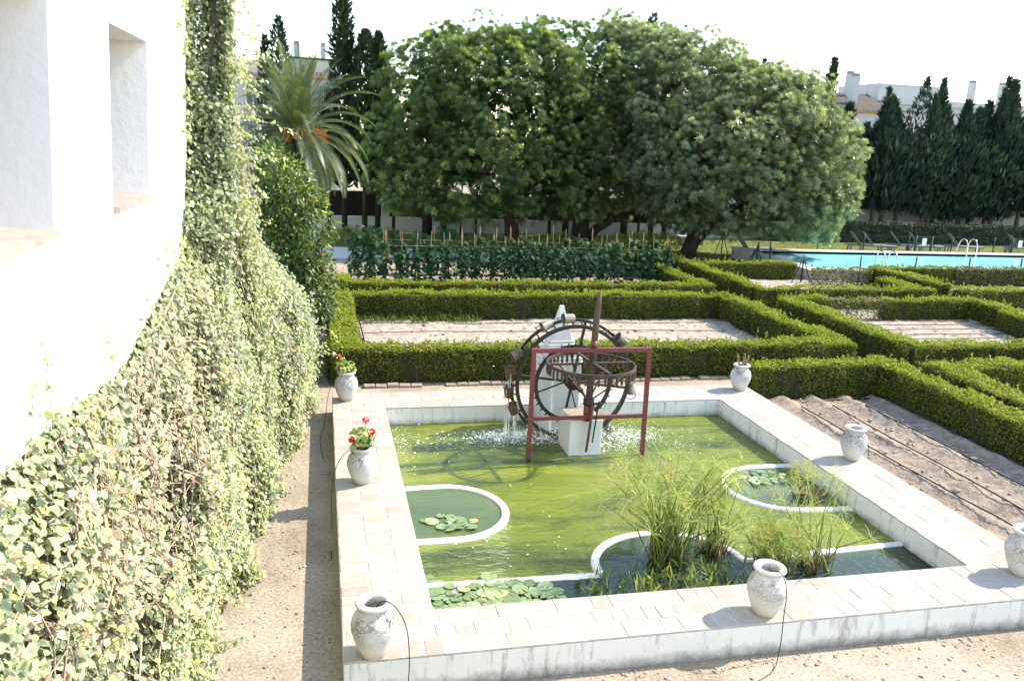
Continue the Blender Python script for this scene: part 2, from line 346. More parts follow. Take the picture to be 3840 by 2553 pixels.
grid_patch("furrowed_bed_soil", 8.33, 11.75, 1.0, 14.32, .05, furrow, M['soil_dark'])
def bed(x, y): return np.maximum(.045 + la(x, y) + np.random.default_rng(2).normal(size=x.shape)*.010 + .03*np.maximum(0, np.sin(y*4.2+.6)), .012)
grid_patch("garden_bed_soil", .75, 11.5, 16.65, 22.05, .07, bed, M['soil'])
grid_patch("garden_bed_soil", 14.0, 20.6, 16.3, 21.9, .08, bed, M['soil'])
grid_patch("garden_bed_soil", 14.4, 20.3, 24.0, 29.6, .1, bed, M['soil'])
grid_patch("garden_bed_soil", .9, 12.6, 25.2, 33.2, .12, bed, M['soil_dark'])
plane("lawn", 14.2, 70, 31.6, 47.6, .006, M['lawn'])
plane("lawn", -2, 14.2, 37.0, 43.2, .006, M['lawn'])

# ------------------------------------------------------------------ ornamental pond with tiled coping
IX0, IX1, IY0, IY1 = 1.05, 7.28, 7.24, 13.5
OX0, OX1, OY0, OY1 = .16, 8.24, 6.5, 14.4
ZT = .35
pond = thing("ornamental_pond", "square white pond with a tiled rim round the green water", "pond", (0, 0, 0))
def ring_wall(x0, x1, y0, y1, X0, X1, Y0, Y1, z0, z1):
    b = MB(); I = [(x0, y0), (x1, y0), (x1, y1), (x0, y1)]; O = [(X0, Y0), (X1, Y0), (X1, Y1), (X0, Y1)]
    vs = [(*p, z0) for p in I]+[(*p, z1) for p in I]+[(*p, z0) for p in O]+[(*p, z1) for p in O]; fs = []
    for i in range(4):
        j = (i+1) % 4
        fs += [(i, j, 4+j, 4+i)[::-1], (8+i, 8+j, 12+j, 12+i), (4+i, 4+j, 12+j, 12+i)[::-1]]
    return b.add(vs, fs)
soften(ring_wall(IX0, IX1, IY0, IY1, OX0, OX1, OY0, OY1, -.9, ZT-.015).ob("rim_wall", M['pondwall'], pond), .008)
ring_wall(IX0-.004, IX1+.004, IY0-.004, IY1+.004, OX0+.004, OX1-.004, OY0+.004, OY1-.004, ZT-.03, ZT+.0045).ob("mortar_bed", M['mortar'], pond)
# coping tiles: three courses on each side, the 300 nearest ones as parts
tiles = []
def course(side):
    w = .198
    if side in 'FB':
        ya, yb = (OY0, IY0) if side == 'F' else (IY1, OY1); L0, L1 = OX0, OX1
    else:
        ya, yb = (OX0, IX0) if side == 'L' else (IX1, OX1); L0, L1 = IY0, IY1
    n = 3; dep = (yb-ya)/n
    for r in range(n):
        u = L0 + (r % 2)*(-.5*w) + random.uniform(-.08, 0)
        while u < L1-.02:
            ww = w*random.choice([1, 1.06, .94, 1.0, .98, .97, 1.5 if random.random() < .5 else .75]); a, b_ = max(u, L0), min(u+ww, L1); u += ww
            if b_-a < .03: continue
            cu, cv = (a+b_)/2, ya+(r+.5)*dep
            sx, sy = (b_-a-random.uniform(.009, .016), dep-random.uniform(.009, .015))
            tiles.append((cu, cv, sx, sy) if side in 'FB' else (cv, cu, sy, sx))
for s_ in 'FBLR': course(s_)
tiles.sort(key=lambda t: (t[0])**2+t[1]**2+4.5**2)
def tilemesh(sx, sy, tint):
    b = MB(); e = .006; h = .034
    vs = [(-sx/2, -sy/2, 0), (sx/2, -sy/2, 0), (sx/2, sy/2, 0), (-sx/2, sy/2, 0),
          (-sx/2, -sy/2, h-e), (sx/2, -sy/2, h-e), (sx/2, sy/2, h-e), (-sx/2, sy/2, h-e),
          (-sx/2+e, -sy/2+e, h), (sx/2-e, -sy/2+e, h), (sx/2-e, sy/2-e, h), (-sx/2+e, sy/2-e, h)]
    fs = [(8, 9, 10, 11)]
    for k in (0, 4):
        for i in range(4): fs.append((k+i, k+(i+1) % 4, k+4+(i+1) % 4, k+4+i))
    return b.add(vs, fs, tint)
cache = {}; rest = MB()
for i, (cx, cy, sx, sy) in enumerate(tiles):
    tn = min(1, max(0, random.betavariate(1.4, 2.0))); tn = round(tn*7)/7
    loc = (cx, cy, ZT-.026+random.uniform(-.003, .003)); rot = (random.uniform(-.008, .008), random.uniform(-.008, .008), random.uniform(-.012, .012))
    if i < 298:
        key = (round(sx, 2), round(sy, 2), tn)
        if key not in cache: cache[key] = tilemesh(key[0]-.002, key[1]-.002, tn).mesh("tile", True)
        ob("tile", cache[key], M['tile'], pond, loc, rot)
    else:
        t = tilemesh(sx, sy, tn); rest.add([Vector(v)+Vector(loc) for v in t.v], t.f, tn)
rest.ob("tile_field", M['tile'], pond, True, kind='stuff')
# planting basins inside the pond
WZ = .05
def basin_rim(name, path, w=.10, z1=WZ+.035, closed=False):
    b = MB(); k = len(path); vs = []
    for i, p in enumerate(path):
        a = path[max(i-1, 0)]; c = path[min(i+1, k-1)]; d = Vector((c[0]-a[0], c[1]-a[1], 0)).normalized(); nn = Vector((-d.y, d.x, 0))
        for (o, z) in ((-w/2, -.5), (w/2, -.5), (w/2, z1-.012), (w/2-.015, z1), (-w/2+.015, z1), (-w/2, z1-.012)):
            vs.append(Vector((p[0], p[1], z)) + nn*o)
    fs = []
    for i in range(k-1):
        for q in range(6): fs.append((i*6+q, i*6+(q+1) % 6, (i+1)*6+(q+1) % 6, (i+1)*6+q))
    return b.add(vs, fs, 0, True).ob(name, M['plaster2'], pond)
def arc(c, rx, ry, a0, a1, n=24): return [(c[0]+rx*math.cos(a0+(a1-a0)*i/n), c[1]+ry*math.sin(a0+(a1-a0)*i/n)) for i in range(n+1)]
PI = math.pi
pL = [(1.0, 10.77), (1.35, 10.8)] + arc((1.6, 10.0), .78, .8, PI/2, -PI/2) + [(1.3, 9.2), (1.0, 9.2)]
pR = [(7.33, 10.97), (7.0, 10.97)] + arc((6.65, 10.2), .86, .78, PI/2, 3*PI/2) + [(7.0, 9.4), (7.33, 9.38)]
pF = [(1.0, 8.16), (3.1, 8.12)] + [(3.12, 8.2)] + arc((4.05, 8.22), .93, .82, PI*.98, PI*.02) + [(4.98, 8.2), (5.1, 8.2), (7.33, 8.33)]
basin_rim("basin_rim", pL); basin_rim("basin_rim", pR); basin_rim("basin_rim", pF)
def poly(name, pts, z, mat, fine=False):
    if sum(a[0]*c[1]-c[0]*a[1] for a, c in zip(pts, pts[1:]+pts[:1])) < 0: pts = pts[::-1]
    b = MB().add([(x, y, z) for x, y in pts], [tuple(range(len(pts)))]); return tag(b.ob(name, mat), kind='structure')
plane("pond_water", IX0-.05, IX1+.05, IY0-.05, IY1+.05, WZ, M['pond'])
plane("pond_floor", IX0-.02, IX1+.02, IY0-.02, IY1+.02, -.42, mat_noise("algae_floor", [(.3, (.12, .19, .02)), (.5, (.28, .37, .022)), (.7, (.40, .48, .03))], .6, .9, .3))
poly("basin_water", pL, WZ+.006, M['basin']); poly("basin_water", pR, WZ+.006, M['basin'])
poly("channel_water", pF+[(7.33, 7.2), (1.0, 7.2)][0:], WZ+.012, M['channel'])
plane("channel_floor", IX0, IX1, IY0, 8.1, WZ+.006, mat_noise("channel_mud", [(.3, (.03, .035, .02)), (.7, (.09, .085, .05))], 5, .9, .5))
# river pebbles under the shallow water of the channel
ico = None
def blob_proto(n=8, m=5):
    v = [(0, 0, -1)]+[(math.sin(PI*i/m)*math.cos(2*PI*j/n), math.sin(PI*i/m)*math.sin(2*PI*j/n), -math.cos(PI*i/m)) for i in range(1, m) for j in range(n)]+[(0, 0, 1)]
    f = []
    for j in range(n):
        k = (j+1) % n; f.append((0, 1+k, 1+j)); f.append((len(v)-1, 1+(m-2)*n+j, 1+(m-2)*n+k))
        for i in range(m-2):
            a, b_, c, d = 1+i*n+j, 1+i*n+k, 1+(i+1)*n+k, 1+(i+1)*n+j; f += [(a, b_, c), (a, c, d)]
    return np.array(v), np.array(f)
BV, BF = blob_proto(); DV, DF = blob_proto(4, 3)
n_ = 420; P = np.stack([RNG.uniform(5.0, 7.2, n_), RNG.uniform(7.3, 8.2, n_), np.full(n_, WZ-.018)], 1)
ob_ = ob("river_pebbles", scatter("river_pebbles", BV*np.array([1, .75, .42]), BF, P, frames(np.tile([0, 0, 1.], (n_, 1))+RNG.normal(size=(n_, 3))*.08), RNG.uniform(.035, .075, n_), RNG.random(n_), True), M['pebble'])
tag(ob_, "grey river pebbles lying under the clear channel water", "pebbles", kind='stuff')

# ------------------------------------------------------------------ white house wall on the left
house = thing("white_house", "whitewashed thick house wall with two deep window openings", "house", (-1.5, 0, 0))
def house_wall():
    zs = [0, 4.28, 5.6, 9.5]
    lines = [(-4, -4, -4, -4), (3.55, 3.6, 3.75, 3.75), (5.2, 5.2, 5.43, 5.43), (6.62, 6.62, 6.86, 6.86), (7.98, 7.98, 8.27, 8.27), (11.3, 11.3, 11.3, 11.3)]
    b = MB(); vs = []; fs = []
    for L in lines:
        for y, z in zip(L, zs): vs.append((0, y, z))
    for i in range(5):
        for k in range(3):
            if k == 1 and i in (1, 3): continue
            fs.append((i*4+k, (i+1)*4+k, (i+1)*4+k+1, i*4+k+1))
    for i in (1, 3):
        q = [i*4+1, (i+1)*4+1, (i+1)*4+2, i*4+2]; base = len(vs)
        for j in q: vs.append((-.55, vs[j][1], vs[j][2]))
        for t in range(4):
            u = (t+1) % 4; fs.append((q[t], base+t, base+u, q[u])[::-1])
    base = len(vs)
    vs += [(0, 11.3, 0), (-9, 11.3, 0), (-9, 11.3, 9.5), (0, 11.3, 9.5), (0, -4, 9.5), (-9, -4, 9.5), (-9, -4, 0), (0, -4, 0)]
    fs += [(base, base+1, base+2, base+3), (base+3, base+2, base+5, base+4), (base+4, base+5, base+6, base+7), (base+1, base+6, base+5, base+2)]
    b.add(vs, fs); b.ob("wall", M['wall'], house)
    for i in (1, 3):
        L, K = lines[i], lines[i+1]
        w = MB(); x = -.5
        for (a, c) in (((x, L[1], 4.28), (x, K[1], 4.28)), ((x, L[2], 5.6), (x, K[2], 5.6)), ((x, L[1], 4.28), (x, L[2], 5.6)), ((x, K[1], 4.28), (x, K[2], 5.6)), ((x, (L[1]+K[1])/2, 4.28), (x, (L[2]+K[2])/2, 5.6))): w.bar(a, c, .06)
        f = w.ob("window_frame", M['wood'], house)
        MB().add([(x-.01, L[1], 4.28), (x-.01, K[1], 4.28), (x-.01, K[2], 5.6), (x-.01, L[2], 5.6)], [(0, 1, 2, 3)]).ob("pane", M['glass'], f)
        s = MB(); y0, y1 = L[1]+.01, K[1]-.01; m = 12; vs = []; fs = []
        for j in range(m+1):
            y = y0+(y1-y0)*j/m; e = .045+random.uniform(-.018, .012)
            vs += [(-.5, y, 4.30), (e, y, 4.285), (e-.008, y, 4.24), (-.5, y, 4.24)]
        for j in range(m):
            for q in range(4): fs.append((j*4+q, (j+1)*4+q, (j+1)*4+(q+1) % 4, j*4+(q+1) % 4))
        fs += [(0, 1, 2, 3), (4*m+3, 4*m+2, 4*m+1, 4*m)]
        s.add(vs, fs, .55).ob("window_sill", M['sill'], house, True)
house_wall()

# ------------------------------------------------------------------ ivy
IVY_V = np.array([(0, .02, 0), (.30, -.10, .04), (.50, .14, .02), (.40, .36, .07), (.34, .62, .03), (0, 1.0, -.08), (-.34, .62, .03), (-.40, .36, .07), (-.50, .14, .02), (-.30, -.10, .04), (0, .38, -.02)])
IVY_V = IVY_V[[0, 2, 3, 4, 5, 6, 7, 8, 10]]; IVY_F = np.array([(8, a, (a+1) % 8) for a in range(8)])
ivy = thing("ivy", "pale green ivy heaped against the white wall along the path", "ivy", (-1.5, 8, 0))
def interp(x, pts): return np.interp(x, [p[0] for p in pts], [p[1] for p in pts])
def ivy_top(y): return interp(y, [(0, 3.2), (4.5, 3.28), (6.6, 3.1), (8.4, 3.4), (9.6, 3.6), (10.1, 4.1), (10.6, 5.6), (11.0, 8.2), (11.9, 8.2), (12.3, 4.2), (13, 3.7), (14, 3.35), (16, 2.6), (18, 1.9), (20, 1.3)])
def ivy_out(y): return interp(y, [(0, .25), (6, .30), (7.1, .40), (8.3, .52), (10, .64), (11.2, .74), (12.3, .95), (13.5, 1.15), (15, 1.22), (17, 1.2), (20, 1.1)])
def ivy_point(y, t, push=0.):
    """t 0 foot .. 1 top; returns position & outward normal"""
    top, out = ivy_top(y), ivy_out(y); tall = np.clip((top-4)/3, 0, 1)
    z = top*t
    ex = np.interp(y, [8, 10, 12.5], [1.5, 2.0, 3.6]); prof = (1-t**ex)*(1-tall) + tall*(.36+.62*np.clip(1-t*2.2, 0, 1)**.8)*np.where(t > .985, .5, 1)
    bul = .11*np.sin(y*2.1+1)*np.sin(t*7+y)+.07*np.sin(y*3.7+t*8+1)*np.sin(t*11-y*.6)+.05*np.sin(y*5.3-t*11)+.03*np.sin(y*11+t*17)
    x = -1.48 + out*1.0*np.clip(prof, 0, 1.2) + bul*(prof > .05)*np.minimum(1, prof*3) + .03 + push
    x = np.where(y > 11.3, x+.0, x)
    nx = np.full_like(y, .75); nz = .25+.75*(1-t)*0+.6*(1-tall)*(t > .1)
    return np.stack([x, y, z], -1), unit(np.stack([nx, np.zeros_like(y)-.05, nz], -1))
IVT = np.array([-.05, .10, .04, .10, .05, .10, .04, .10, -.16])
IVY_V[:, 2] += -.22*np.abs(IVY_V[:, 0])+.10*IVY_V[:, 1]*(1-IVY_V[:, 1])*4*.5
def build_ivy():
    # dark core just under the leaves
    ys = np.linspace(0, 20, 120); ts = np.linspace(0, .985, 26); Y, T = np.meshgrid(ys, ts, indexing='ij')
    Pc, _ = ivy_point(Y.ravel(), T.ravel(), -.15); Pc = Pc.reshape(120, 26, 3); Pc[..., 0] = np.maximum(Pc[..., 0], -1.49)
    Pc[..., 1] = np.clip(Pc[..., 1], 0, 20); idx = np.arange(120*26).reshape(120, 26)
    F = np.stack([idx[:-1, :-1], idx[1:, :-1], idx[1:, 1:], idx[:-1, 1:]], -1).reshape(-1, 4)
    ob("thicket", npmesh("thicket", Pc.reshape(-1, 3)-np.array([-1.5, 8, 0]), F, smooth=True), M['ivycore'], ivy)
    n = 168000
    y = RNG.uniform(1.6, 20, n); t = RNG.random(n)
    keep = RNG.random(n) < np.clip(ivy_top(y)/8.2, 0, 1)*np.clip(1.25-.04*(y-4), .55, 1.0)*np.where((y > 9.9) & (y < 12.2), 1.5, 1); y, t = y[keep], t[keep]; n = len(y)
    P, N = ivy_point(y, t); P = P + N*RNG.normal(0, .04, (n, 1)) + RNG.normal(0, .03, (n, 3)); P[:, 0] = np.maximum(P[:, 0], -1.47); P[:, 2] = np.maximum(P[:, 2], .02)
    nn = N + RNG.normal(0, .5, (n, 3)) + np.array([.6, -.25, .4])
    dead = np.exp(-((y-6.3)/2.2)**2-((t-.72)/.25)**2)*.42
    cl = .5+.5*np.sin(y*3.1+np.sin(t*9))*np.sin(t*8+y*1.7)
    tint = np.clip(RNG.normal(.38, .2, n)+.16*cl+.10*(t < .35), 0, .87); d = RNG.random(n) < dead+.03; tint[d] = RNG.uniform(.9, 1, d.sum())
    size = RNG.uniform(.032, .066, n)*np.where(y > 12.5, 1.05, 1)
    # the end of the tall column that faces the viewer
    m = 9000; ze = RNG.uniform(3.7, 8.2, m); ye = np.interp(ze, [3.6, 4.1, 5.6, 8.2], [9.6, 10.1, 10.6, 11.0]); xe = RNG.uniform(-1.48, -1.0, m)
    P = np.vstack([P, np.stack([xe, ye+.25*(xe+1.48)/.45+RNG.normal(-.05, .05, m)+.07*np.sin(ze*4+xe*8), ze+RNG.normal(0, .04, m)], 1)]); nn = np.vstack([nn, np.array([.6, -.5, .4])+RNG.normal(0, .6, (m, 3))])
    tint = np.concatenate([tint, np.clip(RNG.normal(.36, .22, m)-.22*(np.sin(ze*3.1)*np.sin(xe*9+ze*1.7) > .35), 0, .87)]); size = np.concatenate([size, RNG.uniform(.03, .066, m)]); n += m
    # straggling shoots that climb the bare wall or hang out over the path
    XP, XN, XT, XS = [], [], [], []; st = MB()
    def shoot(p, d, L, sz=.05, leaves=14, wall=False):
        p = np.array(p, float); d = np.array(d, float); pts = [p.copy()]
        for k in range(leaves):
            d = unit((d+RNG.normal(0, .22, 3)+np.array([0, 0, -.06 if not wall else .03]))[None])[0]; p = p+d*L/leaves
            if wall: p[0] = -1.485+abs(RNG.normal(0, .015))
            pts.append(p.copy())
            for q in range(2):
                XP.append(p+RNG.normal(0, .02, 3)+np.array([.015, 0, 0])); XN.append(np.array([.8, -.2, .4])+RNG.normal(0, .4, 3)); XT.append(RNG.uniform(.4, .86)); XS.append(sz*RNG.uniform(.6, 1.2))
        st.tube(pts, .004, 3)
    for y0 in [4.3, 4.8, 5.0, 5.1, 5.3, 6.1, 6.5, 7.0, 7.6, 7.9, 8.3, 8.5, 8.9, 9.1, 9.3, 9.6]:
        shoot((-1.47, y0, ivy_top(np.array(y0))-.15), (0, RNG.normal(0, .3), 1), RNG.uniform(.25, .75), .045, 12, True)
    for k in range(70):
        z0 = RNG.uniform(3.4, 8); shoot((-1.02+RNG.normal(0, .06), 11.3+RNG.normal(0, .35), z0), (.6, -.25, RNG.normal(-.1, .5)), RNG.uniform(.2, .42), .05, 9)
    for k in range(150):
        p, nn_ = ivy_point(np.array([RNG.uniform(4, 18)]), np.array([RNG.uniform(.1, .95)])); shoot(p[0], (.8, RNG.normal(0, .4), .5), RNG.uniform(.15, .34), .045, 8)
    for k in range(26): shoot((-1.47, 10.1+RNG.random()*.5, RNG.uniform(4, 8)), (0, -.8, .3), RNG.uniform(.2, .45), .05, 8, True)
    for (yy, tt, L) in [(11.9, .62, .9), (11.8, .56, .75), (11.6, .68, .5), (12.2, .5, .6), (14, .5, .7), (14.6, .35, .6), (13.2, .7, .5), (15, .3, .6), (12.6, .4, .6), (10.2, .2, .5), (9.2, .15, .45), (8.1, .16, .45), (7.4, .2, .4), (11.4, .2, .5), (6.8, .15, .35), (12.1, .84, .45), (11.7, .75, .4)]:
        p, nn_ = ivy_point(np.array([yy]), np.array([tt])); shoot(p[0], (.85, RNG.normal(0, .3), .25), L*1.1, .06, 12)
    P = np.vstack([P, XP]); nn = np.vstack([nn, XN]); tint = np.concatenate([tint, XT]); size = np.concatenate([size, XS]); n = len(P)
    Rm = frames(nn, .8, (0, -.2, -1)); P = P-np.array([-1.5, 8, 0])
    near = np.argsort((P[:, 0]-1.5)**2+(P[:, 1]+8)**2+(P[:, 2]-4.9)**2 - 40*size)  # nearest to the viewer first
    vis = [i for i in near if P[i, 1]+8 > 4.6 and P[i, 0] > .25 and size[i] > .05][:300]; rest_ = np.setdiff1d(np.arange(n), vis)
    ob("ivy_leaves", scatter("ivy_leaves", IVY_V, IVY_F, P[rest_], Rm[rest_], size[rest_], tint[rest_], vt=IVT), M['ivy'], ivy, kind='stuff')
    lm = []
    for q in range(6):
        me = npmesh("leaf", IVY_V, IVY_F, np.full(len(IVY_V), (.12, .3, .45, .6, .8, .94)[q])+(IVT if q < 4 else IVT*.2)); me.materials.append(M['ivy']); lm.append(me)
    for i in vis:
        o = ob("leaf", lm[int(np.argmin(np.abs(np.array((.12, .3, .45, .6, .8, .94))-tint[i])))], None, ivy)
        m4 = Matrix(Rm[i].tolist()).to_4x4() @ Matrix.Scale(size[i]*1.05, 4); m4.translation = Vector(P[i]+np.array([.04, 0, .04])); o.matrix_local = m4
    for k in range(520):
        yy = RNG.uniform(3.5, 13); tt = RNG.uniform(.1, .85)
        if k > 330: yy = RNG.normal(6.6, 1.4); tt = np.clip(RNG.normal(.74, .12), .1, .95)
        pts = []; dy, dt = RNG.normal(0, .12), RNG.normal(0, .05)
        for j in range(6):
            p, nn_ = ivy_point(np.array([yy]), np.array([np.clip(tt, .02, .97)])); pts.append(p[0]+nn_[0]*RNG.uniform(-.02, .08)); yy += dy+RNG.normal(0, .05); tt += dt+RNG.normal(0, .02)
        st.tube(pts, RNG.uniform(.003, .008), 4)
    o = ob("vine_stems", st.mesh("vine_stems"), M['ivystem'], ivy, (1.5, -8, 0), kind='stuff')
build_ivy()

# ------------------------------------------------------------------ hedges
BOX_V = np.array([(0, -.5, 0), (.32, .02, .08), (0, .5, 0), (-.32, .02, .08)]); BOX_F = np.array([(0, 1, 2, 3)])
def hedge(label, segs, h, leaf=.04, cov=1.7, mat='hedge', dry=0., core=True, seed=1, shade=0., tops=(1, 1)):
    """segs: list of (x0,y0,x1,y1) rectangles of the plan"""
    g = np.random.default_rng(seed); b = MB(); Ps, Ns, Ts = [], [], []
    for (x0, y0, x1, y1) in segs:
        if core:
            e = .07; nx, ny = max(1, int((x1-x0)/.5)), max(1, int((y1-y0)/.5))
            b.box(((x0+x1)/2, (y0+y1)/2, (h-.08+.05)/2), (x1-x0-2*e, y1-y0-2*e, h-.08-.05))
        a = leaf*leaf*.36
        def face(n, fu):
            n = int(n); u, v = g.random(n), g.random(n); return fu(u, v)
        def put(area, fn, nrm, dens=1., top=False):
            n = int(area*cov/a*dens); 
            if n < 1: return
            u, v = g.random(n), g.random(n)
            p = fn(u, v); 
            d = g.normal(0, .018, n) - .03*g.random(n)
            w = .03*np.sin(p[:, 0]*3.1+p[:, 1]*2.3)+.03*np.sin(p[:, 0]*1.1-p[:, 1]*1.7+seed)+.026*np.sin(p[:, 0]*7.7-p[:, 1]*6.1+p[:, 2]*5)+.012*np.sin(p[:, 0]*17+p[:, 1]*15)
            p = p + np.asarray(nrm)*(d+w)[:, None]
            thin = .5+.5*np.sin(p[:, 0]*2.3+seed)*np.sin(p[:, 1]*1.9+p[:, 0]*.7)+.3*np.sin(p[:, 0]*6.1+p[:, 2]*7); kk = g.random(n) < np.clip(1.25-.5*thin*(0 if top else 1)*(1.2-p[:, 2]/h), .68, 1); p = p[kk]; n = len(p)
            if not top:
                k = g.random(n) < np.clip(.55+p[:, 2]/.3, 0, 1); p = p[k]
            n = len(p)
            Ps.append(p); Ns.append(np.asarray(nrm)*.7+g.normal(0, .6, (n, 3))+np.array([0, 0, .25]))
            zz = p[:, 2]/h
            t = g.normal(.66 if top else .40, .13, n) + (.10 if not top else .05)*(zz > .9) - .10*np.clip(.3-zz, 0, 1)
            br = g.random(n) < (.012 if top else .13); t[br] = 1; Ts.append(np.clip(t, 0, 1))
        L, D = x1-x0, y1-y0
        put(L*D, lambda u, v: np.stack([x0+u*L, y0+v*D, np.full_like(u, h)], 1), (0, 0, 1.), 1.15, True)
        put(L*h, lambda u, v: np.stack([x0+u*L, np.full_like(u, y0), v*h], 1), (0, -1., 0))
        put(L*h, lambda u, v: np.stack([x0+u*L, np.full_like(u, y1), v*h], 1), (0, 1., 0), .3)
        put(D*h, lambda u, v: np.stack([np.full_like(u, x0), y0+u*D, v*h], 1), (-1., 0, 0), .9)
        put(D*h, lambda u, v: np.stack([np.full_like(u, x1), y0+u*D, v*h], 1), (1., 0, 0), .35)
        # new growth: little upright shoots on the top
        m = int(L*D*38*(.04/leaf)); sx, sy = x0+g.random(m)*L, y0+g.random(m)*D; hh = g.gamma(1.6, .032, m)+.02
        k = 7; q = np.linspace(.2, 1, k)
        P = np.stack([np.repeat(sx, k)+g.normal(0, .012, m*k), np.repeat(sy, k)+g.normal(0, .012, m*k), h+np.outer(hh, q).ravel()], 1)
        Ps.append(P); Ns.append(g.normal(0, .6, (m*k, 3))+np.array([0, -.2, .5])); Ts.append(np.clip(g.normal(.74, .1, m*k), 0, .93))
    P = np.vstack(Ps); N = np.vstack(Ns); T = np.concatenate(Ts); inside = np.zeros(len(P), bool)
    for (x0, y0, x1, y1) in segs:
        e = .10; inside |= (P[:, 0] > x0+e) & (P[:, 0] < x1-e) & (P[:, 1] > y0+e) & (P[:, 1] < y1-e) & (P[:, 2] < h-.1)
    P, N, T = P[~inside], N[~inside], T[~inside]; n = len(P)
    o = thing("box_hedge", label, "hedge", (segs[0][0], segs[0][1], 0), 0, "clipped box hedges round the garden beds")
    off = np.array([segs[0][0], segs[0][1], 0]); loc = (-off[0], -off[1], 0)
    if core: ob("branches", b.mesh("branches"), M['twig'], o, loc)
    tw = MB()
    for (x0, y0, x1, y1) in segs:
        m = int(((x1-x0)+(y1-y0))*5)
        for _ in range(m):
            x, y = random.uniform(x0+.06, x1-.06), random.uniform(y0+.05, y1-.05)
            if random.random() < .6:
                if x1-x0 > y1-y0: y = y0+.07
                else: x = x0+.07
            tw.tube([(x, y, 0), (x+random.uniform(-.04, .04), y+random.uniform(-.03, .03), .16), (x+random.uniform(-.09, .09), y+random.uniform(-.04, .04), h*.75)], [.011, .008, .004], 4, cap=False)
    ob("stems", tw.mesh("stems"), M['stem'], o, loc, kind='stuff')
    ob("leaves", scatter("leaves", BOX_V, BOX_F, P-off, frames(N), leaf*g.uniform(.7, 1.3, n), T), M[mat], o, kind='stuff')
    return o
hedge("clipped box hedge ring round the bare bed behind the water wheel", [(.16, 16.05, 12.0, 16.62), (.16, 16.62, .76, 21.9), (.16, 21.9, 12.0, 22.45), (11.45, 16.62, 12.0, 21.9)], .75, .046, 1.3, seed=11)
hedge("low box hedge in front of the climbing bean rows", [(.4, 24.5, 12.6, 25.0), (12.1, 25.0, 12.6, 33.6), (.4, 25.0, .85, 26.2)], .6, .052, 1.25, seed=12)
hedge("box hedge beside the pond rim and round the furrowed bed", [(8.45, 14.35, 11.75, 14.85), (11.3, 3.0, 11.85, 14.35)], .75, .042, 1.35, seed=13)
hedge("box hedge ring round the bed of drip lines on the right", [(13.15, 15.7, 20.6, 16.25), (13.15, 16.25, 13.75, 21.6), (13.4, 21.6, 14.9, 22.1)], .75, .047, 1.3, seed=14)
hedge("thin dry box hedge with bare stems behind the drip line bed", [(14.9, 21.55, 16.9, 22.0)], .66, .05, 1.0, 'hedge_dry', core=False, seed=15)
hedge("box hedge curving behind the drip line bed towards the right edge", [(16.9, 21.55, 20.2, 22.05), (19.9, 20.1, 20.5, 21.55), (19.5, 18.6, 20.1, 20.1)], .7, .05, 1.3, seed=16)
hedge("box hedge at the right edge in front of the drip line bed", [(12.3, 8.0, 12.9, 14.45), (12.9, 13.95, 19.0, 14.5)], .75, .043, 1.3, seed=17)
hedge("long box hedge between the bean plot and the pool beds", [(13.6, 24.0, 14.1, 35.2), (13.7, 23.5, 20.3, 24.0)], .68, .056, 1.25, seed=18)
hedge("shaded back hedge below the carob tree near the pool", [(14.1, 29.0, 18.4, 29.5)], .7, .055, 1.4, seed=19)
hedge("patchy dry hedge of separate bushes below the pool wall", [(18.4, 27.8, 20.9, 28.15)], .66, .055, 1.2, 'hedge_dry', core=False, seed=20)
hedge("short diagonal box hedge left of the pool ladder bed", [(19.6, 23.9, 20.1, 25.9)], .68, .056, 1.25, seed=21)
hedge("box hedge with a corner pointing at the near pool ladder", [(21.1, 24.4, 21.7, 28.2), (21.2, 28.2, 25.0, 28.6)], .72, .056, 1.25, seed=22)
hedge("brownish patchy hedge along the near side of the swimming pool", [(25.0, 28.1, 31.5, 28.6)], .72, .055, 1.1, 'hedge_dry', seed=23)
hedge("box hedge in front of the leafy bed at the right edge", [(21.1, 23.3, 26.5, 23.9)], .7, .056, 1.25, seed=24)

# brick edging in front of the hedge behind the pond
edge = thing("brick_edging", "row of worn edging bricks at the foot of the hedge behind the pond", "edging", (0.9, 15.86, 0))
bm_ = soften(MB().box((0, 0, 0), (.222, .16, .09)).ob("brick", M['brick'], edge, loc=(0, 0, .015)), .012, 1)
for i in range(1, 46):
    if i in (5, 6, 19, 30): continue
    o = bm_.copy(); COL.objects.link(o); o.parent = edge; o.location = (i*.235, random.uniform(-.012, .012)+.004*i, .012+random.uniform(-.014, .012)); o.rotation_euler = (random.uniform(-.05, .05), random.uniform(-.03, .03), random.uniform(-.04, .04))

